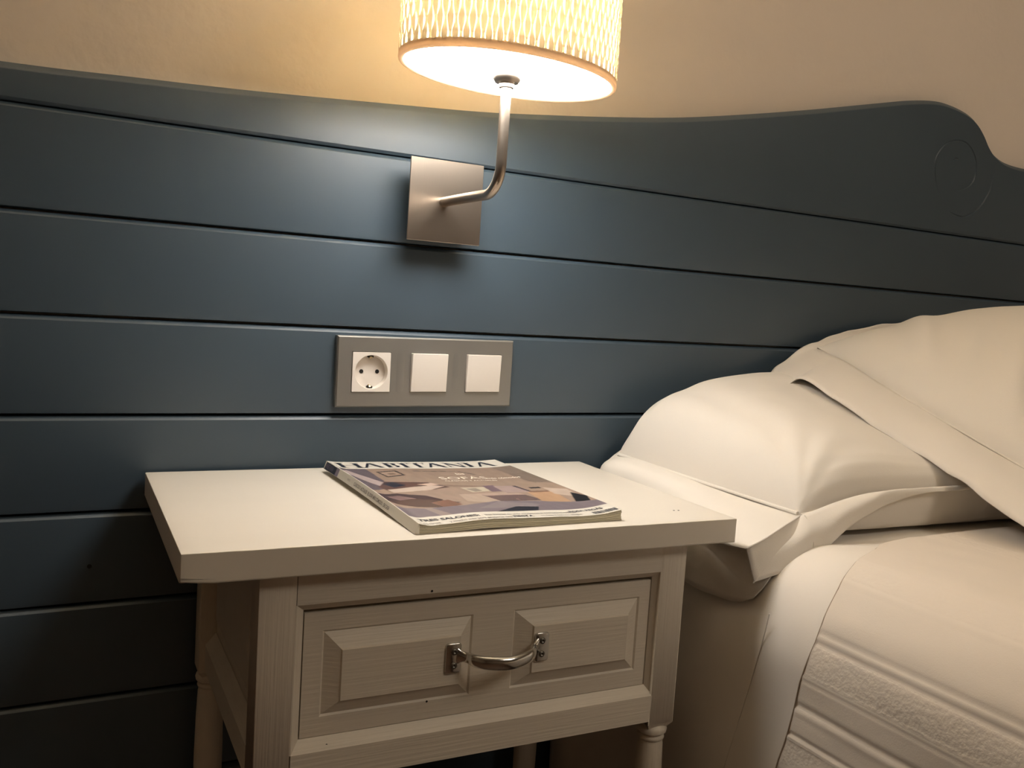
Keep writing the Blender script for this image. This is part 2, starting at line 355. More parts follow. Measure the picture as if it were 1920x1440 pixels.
# drawer
dr = link(bpy.data.objects.new('drawer', None), ns); dr.empty_display_size = 0.02
def drawer_front():
    bm = bmesh.new(); v_f = -0.2828
    ox = [0.0990, 0.4384]; oz = [TZ-0.1678, TZ-0.0622]
    pans = [((0.1145, 0.2496, TZ-0.1515, TZ-0.0780), (0.1288, 0.2365, TZ-0.1378, TZ-0.0927)), ((0.2900, 0.4266, TZ-0.1515, TZ-0.0770), (0.3070, 0.4110, TZ-0.1372, TZ-0.0918))]
    xs = [ox[0], pans[0][0][0], pans[0][0][1], pans[1][0][0], pans[1][0][1], ox[1]]
    zs = [oz[0], pans[0][0][2], pans[0][0][3], oz[1]]
    V = {}
    def g(x, y, z):
        k = (round(x, 5), round(y, 5), round(z, 5))
        if k not in V: V[k] = bm.verts.new((x, y, z))
        return V[k]
    for i in range(5):
        for j in range(3):
            if j == 1 and i in (1, 3):
                o, n = pans[i//2]
                O = [(o[0], zs[1]), (o[1], zs[1]), (o[1], zs[2]), (o[0], zs[2])]; I = [(n[0], n[2]), (n[1], n[2]), (n[1], n[3]), (n[0], n[3])]
                O1 = [(a+(0.0016 if a == o[0] else -0.0016), b+(0.0016 if b == zs[1] else -0.0016)) for a, b in O]
                for k in range(4):
                    k2 = (k+1) % 4
                    bm.faces.new((g(O[k][0], v_f, O[k][1]), g(O[k2][0], v_f, O[k2][1]), g(O1[k2][0], v_f+0.0014, O1[k2][1]), g(O1[k][0], v_f+0.0014, O1[k][1])))
                    bm.faces.new((g(O1[k][0], v_f+0.0014, O1[k][1]), g(O1[k2][0], v_f+0.0014, O1[k2][1]), g(I[k2][0], -0.2885, I[k2][1]), g(I[k][0], -0.2885, I[k][1])))
                    bm.faces.new((g(I[k][0], -0.2885, I[k][1]), g(I[k2][0], -0.2885, I[k2][1]), g(I[k2][0]-(0.001 if I[k2][0] > (o[0]+o[1])/2 else -0.001), -0.2902, I[k2][1]-(0.001 if I[k2][1] > zs[1]+0.04 else -0.001)), g(I[k][0]-(0.001 if I[k][0] > (o[0]+o[1])/2 else -0.001), -0.2902, I[k][1]-(0.001 if I[k][1] > zs[1]+0.04 else -0.001))))
                bm.faces.new([g(a-(0.001 if a > (o[0]+o[1])/2 else -0.001), -0.2902, b-(0.001 if b > zs[1]+0.04 else -0.001)) for a, b in I])
            else:
                bm.faces.new((g(xs[i], v_f, zs[j]), g(xs[i+1], v_f, zs[j]), g(xs[i+1], v_f, zs[j+1]), g(xs[i], v_f, zs[j+1])))
    # rim and back
    loop = [(x, zs[0]) for x in xs] + [(xs[-1], z) for z in zs[1:]] + [(x, zs[-1]) for x in xs[::-1][1:]] + [(xs[0], z) for z in zs[::-1][1:-1]]
    n = len(loop)
    for k in range(n):
        a, b = loop[k], loop[(k+1) % n]
        bm.faces.new((g(a[0], v_f, a[1]), g(b[0], v_f, b[1]), g(b[0], -0.266, b[1]), g(a[0], -0.266, a[1])))
    bm.faces.new([g(a[0], -0.266, a[1]) for a in loop]); return bm
obj('drawer_front', drawer_front(), M_white, dr)
obj('drawer_box', B((0.104, -0.266, TZ-0.163), (0.433, -0.03, TZ-0.075)), M_white, dr)
# chrome handle
bm = bmesh.new()
for (u0, u1) in ((0.2214, 0.2357), (0.3090, 0.3230)):
    b2 = bmesh.new(); box(b2, (u0, -0.2926, TZ-0.1255), (u1, -0.2900, TZ-0.0985))
    bmesh.ops.bevel(b2, geom=[e for e in b2.edges if abs(e.verts[0].co.y-e.verts[1].co.y) > 0.001], offset=0.0025, segments=3, profile=0.5, affect='EDGES')
    bmesh.ops.bevel(b2, geom=[e for e in b2.edges if all(v.co.y < -0.2925 for v in e.verts)], offset=0.0008, segments=2, profile=0.5, affect='EDGES')
    me = bpy.data.meshes.new('t'); b2.to_mesh(me); b2.free(); bm.from_mesh(me)
hp = cr([(0.2325, -0.2915, TZ-0.1105), (0.2395, -0.2960, TZ-0.1110), (0.2440, -0.3040, TZ-0.1115), (0.2540, -0.3110, TZ-0.1122), (0.2720, -0.3145, TZ-0.1130), (0.2900, -0.3110, TZ-0.1122), (0.3005, -0.3040, TZ-0.1115), (0.3050, -0.2960, TZ-0.1110), (0.3115, -0.2915, TZ-0.1105)], 49)
rr = []
for i in range(49):
    s = abs(i-24)/24.0; w = 0.0062*(1-s**2)+0.0036*s**2 + (0.0042*max(0, (s-0.80)/0.20)**1.5)
    rr.append((w, 0.0038*(1-s*0.35)))
tube(bm, hp, rr, n=20, scale=(0, 0, 1))
hd = sharp(obj('handle', bm, M_chrome, ns), 45); hd['label'] = 'chrome bow handle of the drawer'
bm = bmesh.new()
for u in (0.2290, 0.3160):
    for z in (TZ-0.1060, TZ-0.1185):
        b2 = bmesh.new(); lathe(b2, [(0.0030, 0.0), (0.0030, 0.0006), (0.0020, 0.0014), (0.0012, 0.0014), (0.0008, 0.0002)], n=16)
        bmesh.ops.rotate(b2, matrix=Matrix.Rotation(PI/2, 3, 'X'), verts=b2.verts); bmesh.ops.translate(b2, vec=(u, -0.2925, z), verts=b2.verts)
        me = bpy.data.meshes.new('t'); b2.to_mesh(me); b2.free(); sc = mesh_obj('screw', me, M_screw, ns, True)
bm.free()
# old nail holes in the paint
for u, v, z, ax in ((0.2055, 0.290, -0.0505, 'f'), (0.121, 0.287, -0.1745, 'f'), (0.4935-0.018, 0.262, 0.0, 't'), (0.4985-0.018, 0.263, 0.0, 't'), (0.2065, 0.290, -0.1485, 'f')):
    bm = bmesh.new(); lathe(bm, [(0.0010, 0.0), (0.0010, 0.0002)], n=9)
    for w in bm.verts: w.co.x += 0.0004*N3(w.co.x*900, w.co.y*900, u*50)
    if ax == 'f': bmesh.ops.rotate(bm, matrix=Matrix.Rotation(PI/2, 3, 'X'), verts=bm.verts)
    bmesh.ops.translate(bm, vec=(u, -v-(0.0002 if ax == 'f' else 0), TZ+z+(0.0001 if ax == 't' else 0)), verts=bm.verts)
    obj('nail_hole', bm, M_dark, ns)

# ------------------------------------------------------------------ magazine
MX0, MX1, MYB, MYF = -0.1265, 0.0805, -0.036, -0.302
mg = thing('magazine', 'thick interior design magazine with HABITANIA on its cover, lying on the nightstand', 'magazine', (MX0, MYF, TZ))
ztop = cr([(0, .0090), (.05, .0070), (.12, .0071), (.25, .0078), (.5, .0077), (.65, .0072), (.8, .0062), (.9, .0070), (1, .0102)], 101)
# spline over uneven knots: sample by x
zx = np.array([0, .04, .1, .25, .5, .65, .8, .9, 1.0]); zy = np.array([.0090, .0069, .0070, .0079, .0078, .0073, .0064, .0073, .0103])
def prof(a):
    i = int(np.clip(np.searchsorted(zx, a)-1, 0, len(zx)-2)); t = (a-zx[i])/(zx[i+1]-zx[i])
    m = np.gradient(zy, zx); h = zx[i+1]-zx[i]
    return float((2*t**3-3*t**2+1)*zy[i]+(t**3-2*t**2+t)*h*m[i]+(-2*t**3+3*t**2)*zy[i+1]+(t**3-t**2)*h*m[i+1])
def lift(a, b):   # b: 0 back .. 1 front
    return 0.0040*(1-b)**1.2*(1-a)**3 + 0.0012*math.exp(-((a-0.32)/0.14)**2)*(0.3+0.7*b) + 0.0022*math.sin(PI*b)*(1-a)**6 + 0.0002
def mtop(a, b):
    w = 0.35+0.65*b
    z = prof(a)*w + (0.0082 - 0.0006*a)*(1-w)
    return z + lift(a, b)
ML, MD = MX1-MX0, MYB-MYF
def mpt(a, b, f):      # f 0..1 bottom..top
    zt, z0 = mtop(a, b), lift(a, b); return (a*ML, (1-b)*MD, z0+(zt-z0)*f)
def slab(f0, f1, inset_f=0.0, inset_r=0.0, na=60, nb=40, a0=0.0):
    bm = bmesh.new(); A = np.linspace(a0, 1-inset_r, na); Bb = np.linspace(0.002, 1-inset_f, nb)
    up_ = [[bm.verts.new(mpt(a, b, f1)) for b in Bb] for a in A]; dn = [[bm.verts.new(mpt(a, b, f0)) for b in Bb] for a in A]
    for i in range(na-1):
        for j in range(nb-1):
            bm.faces.new((up_[i][j], up_[i+1][j], up_[i+1][j+1], up_[i][j+1])); bm.faces.new((dn[i][j], dn[i][j+1], dn[i+1][j+1], dn[i+1][j]))
    for i in range(na-1):
        for j in (0, nb-1): bm.faces.new((up_[i][j], up_[i+1][j], dn[i+1][j], dn[i][j]))
    for j in range(nb-1):
        for i in (0, na-1): bm.faces.new((up_[i][j], up_[i][j+1], dn[i][j+1], dn[i][j]))
    return bm
fs = [0.035, 0.20, 0.37, 0.53, 0.68, 0.83, 0.955]
for k in range(6):
    sharp(obj('page_section', slab(fs[k]+0.016, fs[k+1]-0.016, 0.0015+0.0022*((k*7) % 3)/2, 0.001+0.004*((k*5) % 4)/3, a0=0.004), M_paper, mg), 40)
def colour_cover():
    # flat print of the front cover, painted into a colour attribute: a living room in browns and mauves
    na, nb = 270, 340
    A, Bm = np.meshgrid(np.linspace(0, 1, na), np.linspace(0, 1, nb), indexing='ij')
    C = np.zeros((na, nb, 3))
    white = np.array([0.76, 0.72, 0.64]); C[:] = white
    def ab(p): return ((p[0]-MX0)/ML, (MYB-p[1])/MD)
    def inside(poly):
        m = np.zeros_like(A, bool); n = len(poly)
        for i in range(n):
            (x1, y1), (x2, y2) = poly[i], poly[(i+1) % n]
            c = ((y1 > Bm) != (y2 > Bm)) & (A < (x2-x1)*(Bm-y1)/((y2-y1) if y2 != y1 else 1e-9)+x1); m ^= c
        return m
    b0, b1 = 0.150, 0.905
    im = (Bm > b0) & (Bm < b1)
    t = np.clip((Bm-b0)/(b1-b0), 0, 1)[..., None]
    wall = np.array([0.30, 0.215, 0.165])*(1-t)+np.array([0.36, 0.27, 0.21])*t
    C = np.where(im[..., None], wall, C)
    def poly(ps, col, world=True, a=1.0):
        q = [ab(p) for p in ps] if world else ps
        m = (inside(q) & im)[..., None]
        C[:] = np.where(m, C*(1-a)+np.array(col)*a, C)
    fl = [(-.13,-.190),(-.05,-.175),(.09,-.205),(.09,-.30),(-.13,-.30)]
    poly(fl, (0.34, 0.25, 0.20))
    poly([(-.13,-.05),(-.095,-.05),(-.098,-.165),(-.13,-.185)], (0.13, 0.10, 0.115))            # dark wall left
    poly([(-.13,-.095),(-.120,-.085),(-.098,-.150),(-.108,-.165)], (0.42, 0.34, 0.33))          # window light
    poly([(.055,-.07),(.09,-.07),(.09,-.185),(.060,-.155)], (0.20, 0.155, 0.125), a=0.8)        # curtain right
    for k in range(5): poly([(.058+.004*k,-.115),(.060+.004*k,-.115),(.066+.004*k,-.165),(.064+.004*k,-.165)], (0.14, 0.11, 0.09), a=0.5)
    poly([(-.090,-.092),(-.066,-.087),(-.064,-.112),(-.087,-.120)], (0.05, 0.03, 0.025))        # framed picture
    poly([(-.0875,-.095),(-.0685,-.0905),(-.0668,-.109),(-.0850,-.1160)], (0.36, 0.26, 0.20))
    poly([(-.081,-.101),(-.073,-.099),(-.072,-.107),(-.080,-.109)], (0.22, 0.15, 0.11))
    poly([(-.048,-.088),(.006,-.092),(.020,-.112),(.016,-.112),(.004,-.094),(-.048,-.090)], (0.16, 0.11, 0.085))   # ceiling line
    poly([(-.06,-.158),(.03,-.172),(.03,-.178),(-.06,-.166)], (0.20, 0.14, 0.11), a=0.7)
    poly([(-.113,-.165),(-.098,-.140),(-.055,-.150),(-.040,-.172),(-.060,-.182),(-.108,-.182)], (0.12, 0.06, 0.05))  # sofa back, dark red
    poly([(-.104,-.150),(-.090,-.142),(-.082,-.160),(-.098,-.168)], (0.02, 0.02, 0.035))
    poly([(-.108,-.176),(-.080,-.168),(-.052,-.164),(-.044,-.168),(-.066,-.184),(-.106,-.188)], (0.55, 0.44, 0.37))
    poly([(-.070,-.158),(-.052,-.152),(-.046,-.160),(-.060,-.166)], (0.58, 0.44, 0.36))
    poly([(-.030,-.175),(.004,-.172),(.006,-.190),(-.026,-.196)], (0.50, 0.44, 0.34))
    poly([(-.026,-.180),(-.014,-.178),(-.012,-.190),(-.022,-.194)], (0.14, 0.10, 0.10), a=0.6)
    poly([(-.045,-.205),(.01,-.200),(.0,-.245),(-.05,-.235)], (0.46, 0.36, 0.29), a=0.8)
    poly([(-.002,-.168),(.012,-.166),(.012,-.194),(-.004,-.196)], (0.16, 0.11, 0.13))           # armchair
    poly([(.010,-.170),(.034,-.170),(.038,-.200),(.008,-.200)], (0.37, 0.28, 0.26))
    poly([(.032,-.170),(.036,-.170),(.042,-.204),(.038,-.204)], (0.08, 0.05, 0.06))
    poly([(-.022,-.208),(.024,-.208),(.034,-.236),(-.014,-.238)], (0.15, 0.10, 0.095))          # low table front
    poly([(-.022,-.204),(.024,-.203),(.026,-.211),(-.020,-.212)], (0.42, 0.31, 0.26))
    poly([(.034,-.200),(.062,-.204),(.056,-.256),(.028,-.252)], (0.46, 0.29, 0.18))             # wooden chest
    poly([(.046,-.180),(.058,-.182),(.058,-.188),(.046,-.186)], (0.03, 0.02, 0.02))
    poly([(.038,-.196),(.064,-.200),(.063,-.205),(.037,-.202)], (0.22, 0.13, 0.09))
    poly([(.060,-.185),(.078,-.205),(.074,-.240),(.058,-.215)], (0.50, 0.40, 0.33))
    poly([(.074,-.218),(.0805,-.240),(.0700,-.268),(.0560,-.262)], (0.012, 0.010, 0.012))       # black armchair back
    poly([(-.125,-.195),(-.104,-.192),(-.080,-.205),(-.070,-.225),(-.100,-.232),(-.128,-.226)], (0.055, 0.03, 0.035)) # dark table left
    poly([(-.120,-.204),(-.106,-.200),(-.092,-.214),(-.110,-.220)], (0.20, 0.13, 0.13))
    poly([(-.128,-.224),(-.098,-.214),(-.072,-.226),(-.058,-.238),(-.080,-.252),(-.104,-.244)], (0.10, 0.055, 0.045))
    poly([(-.086,-.232),(-.066,-.226),(-.060,-.246),(-.080,-.256)], (0.20, 0.105, 0.075))
    poly([(-.13,-.240),(-.10,-.250),(-.06,-.250),(-.02,-.235),(.03,-.240),(.09,-.262),(.09,-.30),(-.13,-.30)], (0.20, 0.165, 0.185))   # mauve rug
    poly([(-.050,-.262),(-.018,-.236),(.020,-.252),(.004,-.266),(-.020,-.262)], (0.25, 0.21, 0.22))
    poly([(-.042,-.278),(-.010,-.258),(.012,-.262),(.004,-.276)], (0.022, 0.02, 0.03))
    poly([(-.100,-.250),(-.094,-.248),(-.082,-.280),(-.094,-.280)], (0.30, 0.24, 0.23))
    for i in range(na):
        for j in range(0, nb, 1): pass
    # soften the print a little
    K = C.copy()
    K[1:-1, 1:-1] = (C[1:-1, 1:-1]*2+C[:-2, 1:-1]+C[2:, 1:-1]+C[1:-1, :-2]+C[1:-1, 2:])/6
    g = np.array([[0.06*N3(i*0.10, j*0.05, 4.0) for j in range(nb)] for i in range(na)])
    K = np.where(im[..., None], K*(1+g[..., None]*1.6), K)
    P = [(a*ML, (1-b)*MD) for a in np.linspace(0, 1, na) for b in np.linspace(0, 1, nb)]
    V = [(x, y, mtop(x/ML, 1-y/MD)+0.00010) for x, y in P]
    F = [(i*nb+j, (i+1)*nb+j, (i+1)*nb+j+1, i*nb+j+1) for i in range(na-1) for j in range(nb-1)]
    me = bpy.data.meshes.new('front_cover'); me.from_pydata(V, [], F)
    ca = me.color_attributes.new('print', 'FLOAT_COLOR', 'POINT')
    arr = np.ones((na*nb, 4)); arr[:, :3] = K.reshape(-1, 3); ca.data.foreach_set('color', arr.ravel())
    m = mat('cover_print', (0.7, 0.7, 0.7), 0.27, spec=0.5); nt = m.node_tree
    at = nt.nodes.new('ShaderNodeAttribute'); at.attribute_name = 'print'; nt.links.new(at.outputs['Color'], nt.nodes['Principled BSDF'].inputs['Base Color'])
    o = mesh_obj('front_cover', me, m, mg, True); return o
colour_cover()
obj('back_cover', slab(0.0, 0.03), M_cover, mg)
# spine: thin card on the bound side
bm = bmesh.new(); nb = 40
L_ = []
for b in np.linspace(0, 1, nb):
    x, y, z1 = mpt(0, b, 1.0); z0 = mpt(0, b, 0.0)[2]
    L_.append([bm.verts.new((-0.0034, y, z0)), bm.verts.new((-0.0002, y, z1+0.0001)), bm.verts.new((0.0006, y, z1+0.0001)), bm.verts.new((0.0006, y, z0))])
for p, q in zip(L_[:-1], L_[1:]):
    for k in range(4): bm.faces.new((p[k], p[(k+1) % 4], q[(k+1) % 4], q[k]))
bm.faces.new(L_[0]); bm.faces.new(L_[-1]); obj('spine', bm, M_cover, mg)
def spine_patch(b0, b1, f0, f1, m, name):
    bm = bmesh.new(); R = []
    for b in np.linspace(b0, b1, 12): R.append([bm.verts.new((-0.0036+0.0032*f, mpt(0, b, f)[1], mpt(0, b, f)[2])) for f in (f0, f1)])
    for p, q in zip(R[:-1], R[1:]): bm.faces.new((p[0], p[1], q[1], q[0]))
    return obj(name, bm, m, mg)
spine_patch(0.012, 0.150, 0.07, 0.95, M_navy, 'spine_title_block'); spine_patch(0.150, 0.185, 0.05, 0.97, M_lav, 'spine_stripe')
def text_mesh(s, size, mapf, m, name, parent, bold=0.0, xs=1.0, shear=0.0):
    cu = bpy.data.curves.new('t', 'FONT'); cu.body = s; cu.size = size; cu.offset = bold; cu.resolution_u = 3; cu.shear = shear
    o = bpy.data.objects.new('t', cu); COL.objects.link(o); bpy.context.view_layer.update()
    me = bpy.data.meshes.new_from_object(o.evaluated_get(bpy.context.evaluated_depsgraph_get())); bpy.data.objects.remove(o)
    for v in me.vertices: v.co = mapf(v.co.x*xs, v.co.y)
    me.materials.clear(); me.name = name; return mesh_obj(name, me, m, parent)
def on_cover(x0, y0):   # world x0,y0 of the baseline start
    def f(x, y):
        X, Y = x0-MX0+x, y0-MYF+y; return (X, Y, mtop(X/ML, 1-Y/MD)+0.00022)
    return f
# masthead letters with thick and thin strokes and serifs
def strokes(ch, w, h):
    t, s, e = 0.20*h, 0.05*h, 0.10*h
    q = []
    def v(x, th, y0=0, y1=h): q.append([(x-th/2, y0), (x+th/2, y0), (x+th/2, y1), (x-th/2, y1)])
    def hz(x0, x1, y, th=s): q.append([(x0, y-th/2), (x1, y-th/2), (x1, y+th/2), (x0, y+th/2)])
    def d(x0, y0, x1, y1, th): q.append([(x0-th/2, y0), (x0+th/2, y0), (x1+th/2, y1), (x1-th/2, y1)])
    if ch == 'H':
        for x in (0.12*w, 0.88*w): v(x, t); hz(x-t/2-e, x+t/2+e, s/2); hz(x-t/2-e, x+t/2+e, h-s/2)
        hz(0.12*w, 0.88*w, h*0.52)
    elif ch == 'A':
        d(0.06*w, 0, 0.47*w, h, t*0.62); d(0.88*w, 0, 0.49*w, h, t*1.05); hz(0.22*w, 0.72*w, h*0.33); hz(-0.03*w, 0.16*w, s/2); hz(0.72*w, 1.03*w, s/2)
    elif ch == 'B':
        v(0.2*w, t); hz(0.02*w, 0.55*w, s/2); hz(0.02*w, 0.52*w, h-s/2); hz(0.2*w, 0.55*w, h*0.53)
        for cy, r, rx in ((0.765*h, 0.235*h, 0.30*w), (0.265*h, 0.265*h, 0.36*w)):
            P = []; n = 14
            for k in range(n+1):
                a = -PI/2+PI*k/n; P.append((0.50*w+rx*math.cos(a), cy+r*math.sin(a)))
            for k in range(n):
                a0, a1 = -PI/2+PI*k/n, -PI/2+PI*(k+1)/n
                t0, t1 = s+(t-s)*math.cos(a0), s+(t-s)*math.cos(a1)
                i0 = (0.50*w+(rx-t0)*math.cos(a0), cy+(r-s)*math.sin(a0)); i1 = (0.50*w+(rx-t1)*math.cos(a1), cy+(r-s)*math.sin(a1))
                q.append([P[k], P[k+1], i1, i0])
    elif ch == 'I': v(0.5*w, t); hz(0.5*w-t/2-e, 0.5*w+t/2+e, s/2); hz(0.5*w-t/2-e, 0.5*w+t/2+e, h-s/2)
    elif ch == 'T':
        v(0.5*w, t); hz(0.0, w, h-s/2); hz(0.5*w-t/2-e, 0.5*w+t/2+e, s/2); d(0.01*w, h*0.8, 0.03*w, h, s*1.2); d(0.99*w, h*0.8, 0.97*w, h, s*1.2)
    elif ch == 'N':
        v(0.14*w, s*1.6); v(0.86*w, s*1.6); d(0.84*w, 0, 0.14*w, h, t*1.1); hz(0.0, 0.26*w, s/2); hz(0.74*w, w, h-s/2); hz(0, 0.2*w, h-s/2)
    return q
title = [('H', -0.1195, 0.0235), ('A', -0.0935, 0.0225), ('B', -0.0675, 0.0185), ('I', -0.0490, 0.010), ('T', -0.0380, 0.0205), ('A', -0.0180, 0.0225), ('N', 0.0060, 0.0235), ('I', 0.0305, 0.010), ('A', 0.0440, 0.0225)]
Vt, Ft = [], []
for ch, x0, w in title:
    f = on_cover(x0, -0.0695)
    for q in strokes(ch, w, 0.0245):
        nseg = 5
        for k in range(nseg):
            a, b = k/nseg, (k+1)/nseg; lerp = lambda p, r, t: (p[0]+(r[0]-p[0])*t, p[1]+(r[1]-p[1])*t)
            L4 = [lerp(q[0], q[3], a), lerp(q[1], q[2], a), lerp(q[1], q[2], b), lerp(q[0], q[3], b)]
            i = len(Vt); Vt += [f(*p) for p in L4]; Ft.append((i, i+1, i+2, i+3))
me = bpy.data.meshes.new('masthead'); me.from_pydata(Vt, [], Ft); mesh_obj('masthead', me, M_ink, mg)
text_mesh('los', 0.009, on_cover(-0.004, -0.110), M_inkw, 'cover_text', mg, 0.0002)
text_mesh('SOFÁS', 0.0165, on_cover(-0.0330, -0.1340), M_inkw, 'cover_text', mg, -0.0001, 1.2)
text_mesh('más cómodos', 0.0085, on_cover(0.022, -0.1345), M_inkw, 'cover_text', mg, 0.0001, 0.85)
text_mesh('CLÁSICOS Y ACTUALES', 0.0058, on_cover(-0.0320, -0.1440), M_inkw, 'cover_text', mg, 0.0, 1.0)
text_mesh('TRES SALONES:', 0.0085, on_cover(-0.121, -0.2895), M_ink, 'cover_text', mg, 0.0003, 1.0)
text_mesh('tres formas de vivir modernas e intensas; la casa de', 0.0062, on_cover(-0.0580, -0.2890), M_inkg, 'cover_text', mg, 0.0001, 0.74)
text_mesh('ROSA REGÀS', 0.0075, on_cover(0.0315, -0.2870), M_ink, 'cover_text', mg, 0.0002, 0.86)
text_mesh('cocinas', 0.0062, on_cover(-0.121, -0.2985), M_inkg, 'cover_text', mg, 0.0, 0.9)
text_mesh('y mucho más para preparar una', 0.0066, on_cover(-0.096, -0.2985), M_inkg, 'cover_text', mg, 0.0001, 0.72)
text_mesh('FIESTA', 0.0078, on_cover(-0.0330, -0.2975), M_ink, 'cover_text', mg, 0.0002, 0.9)
text_mesh('en casa y con los amigos', 0.0062, on_cover(-0.0050, -0.2970), M_inkg, 'cover_text', mg, 0.0, 0.72)
# barcode
Vt, Ft = [], []; x = 0.0
f = on_cover(0.0520, -0.2990)
for k in range(18):
    w = 0.00045*(1+((k*5) % 3)); i = len(Vt); Vt += [f(x, 0), f(x+w, 0), f(x+w, 0.0075), f(x, 0.0075)]; Ft.append((i, i+1, i+2, i+3)); x += w+0.0004*(1+((k*3) % 2))
me = bpy.data.meshes.new('barcode'); me.from_pydata(Vt, [], Ft); mesh_obj('barcode', me, M_ink, mg)
def on_spine(b0, f0):
    def f(x, y):
        b = b0 + x/MD; p0 = mpt(0, min(max(b, 0), 1), 0); p1 = mpt(0, min(max(b, 0), 1), 1)
        h_ = p1[2]-p0[2]; return (-0.0038+0.0032*(f0+y/h_), p0[1], p0[2]+h_*f0+y)
    return f
text_mesh('HABITANIA', 0.0072, on_spine(0.018, 0.25), M_lav, 'spine_text', mg, 0.0001, 0.72)
text_mesh('MAYO', 0.003, on_spine(0.30, 0.4), M_inkg, 'spine_text', mg, 0.0, 1)
text_mesh('CLÁSICOS Y ACTUALES   EL SOFÁ MÁS CÓMODO   DE CASA', 0.0046, on_spine(0.38, 0.30), M_inkg, 'spine_text', mg, 0.0001, 0.80)

# ------------------------------------------------------------------ switch and socket plate
PZ = 0.70; prz = 0.00793
sw = thing('switch_plate', 'grey metal plate with one round socket and two white rocker switches, under the lamp', 'switch plate', (0, 0, PZ))
sw.rotation_euler = (0, -prz, 0)
PW, PH = 0.223, 0.081
def frame_plate():
    bm = bmesh.new(); cells = [-0.0710, 0.0, 0.0710]; hw = 0.0232; yf = -0.0082; ye = -0.0055
    # outer bevelled slab with three square openings, built as quads of strips
    xs = [-PW/2+0.0015]
    for c in cells: xs += [c-hw, c+hw]
    xs += [PW/2-0.0015]; zs = [-PH/2+0.0015, -hw, hw, PH/2-0.0015]
    V = {}
    def g(x, y, z):
        k = (round(x, 5), round(y, 5), round(z, 5))
        if k not in V: V[k] = bm.verts.new((x, y, z))
        return V[k]
    for i in range(7):
        for j in range(3):
            if j == 1 and i % 2 == 1:
                a, b, c, d = xs[i], xs[i+1], zs[1], zs[2]
                for (p, q) in (((a, c), (b, c)), ((b, c), (b, d)), ((b, d), (a, d)), ((a, d), (a, c))):
                    bm.faces.new((g(p[0], yf, p[1]), g(q[0], yf, q[1]), g(q[0], -0.003, q[1]), g(p[0], -0.003, p[1])))
                continue
            bm.faces.new((g(xs[i], yf, zs[j]), g(xs[i+1], yf, zs[j]), g(xs[i+1], yf, zs[j+1]), g(xs[i], yf, zs[j+1])))
    loop = [(x, zs[0]) for x in xs] + [(xs[-1], z) for z in zs[1:]] + [(x, zs[-1]) for x in xs[::-1][1:]] + [(xs[0], z) for z in zs[::-1][1:-1]]
    def grow(p, e): return (p[0]+(e if p[0] > PW/2-0.01 else (-e if p[0] < -PW/2+0.01 else 0)), p[1]+(e if p[1] > PH/2-0.01 else (-e if p[1] < -PH/2+0.01 else 0)))
    n = len(loop)
    for k in range(n):
        a, b = loop[k], loop[(k+1) % n]; a1, b1 = grow(a, 0.0015), grow(b, 0.0015)
        bm.faces.new((g(a[0], yf, a[1]), g(b[0], yf, b[1]), g(b1[0], yf+0.0015, b1[1]), g(a1[0], yf+0.0015, a1[1])))
        bm.faces.new((g(a1[0], yf+0.0015, a1[1]), g(b1[0], yf+0.0015, b1[1]), g(b1[0], 0.0, b1[1]), g(a1[0], 0.0, a1[1])))
    return bm
obj('frame_plate', frame_plate(), M_steel, sw)
obj('backing', B((-PW/2+0.004, -0.0009, -PH/2+0.004), (PW/2-0.004, 0.0, PH/2-0.004)), M_dark, sw)
# shallow upright ribs between the modules
for cx in (-0.0355, 0.0355):
    bm = bmesh.new(); 
    rows = [[bm.verts.new((cx+dx, -0.0082-h, z)) for dx, h in ((-0.007, -0.0003), (-0.0035, 0.0002), (0, 0.0004), (0.0035, 0.0002), (0.007, -0.0003))] for z in np.linspace(-0.030, 0.030, 6)]
    for k, r in enumerate(rows):
        for v in r:
            if k in (0, 5): v.co.y = -0.0079
    for p, q in zip(rows[:-1], rows[1:]):
        for k in range(4): bm.faces.new((p[k], p[k+1], q[k+1], q[k]))
    obj('plate_rib', bm, M_steel, sw, True)
for cx, ry in ((0.0, 1), (0.0710, 1)):
    bm = bmesh.new(); box(bm, (cx-0.0226, -0.0118, -0.0226), (cx+0.0226, -0.0035, 0.0226))
    for v in bm.verts:
        if v.co.y < -0.008: v.co.y += -0.0012 if v.co.z > 0 else 0.0012
    r = obj('rocker', bm, M_plastic, sw, True, bevel=0.0009, seg=3)
def socket():
    bm = bmesh.new(); n = 48; R = 0.0196; yf = -0.0095; hw = 0.0226; c = -0.0710
    circ = [(R*math.cos(2*PI*k/n), R*math.sin(2*PI*k/n)) for k in range(n)]
    sq = []
    for x, z in circ:
        s = hw/max(abs(x), abs(z)); sq.append((x*s, z*s))
    A = [bm.verts.new((c+x, yf, z)) for x, z in sq]; Bq = [bm.verts.new((c+x, yf, z)) for x, z in circ]
    Cq = [bm.verts.new((c+x*0.975, yf+0.0010, z*0.975)) for x, z in circ]; Dq = [bm.verts.new((c+x*0.955, yf+0.0082, z*0.955)) for x, z in circ]
    K = [bm.verts.new((c+x, -0.003, z)) for x, z in sq]
    for k in range(n):
        k2 = (k+1) % n
        for P, Q in ((K, A), (A, Bq), (Bq, Cq), (Cq, Dq)): bm.faces.new((P[k], P[k2], Q[k2], Q[k]))
    bm.faces.new(Dq)
    # the true square corners
    return bm
so = sharp(obj('socket', socket(), M_plastic, sw), 40)
for dx in (-0.0095, 0.0095):
    bm = bmesh.new(); lathe(bm, [(0.0024, 0), (0.0024, 0.0004)], n=20); bmesh.ops.rotate(bm, matrix=Matrix.Rotation(PI/2, 3, 'X'), verts=bm.verts)
    bmesh.ops.translate(bm, vec=(-0.0710+dx, -0.0013, 0), verts=bm.verts); obj('pin_hole', bm, M_dark, so)
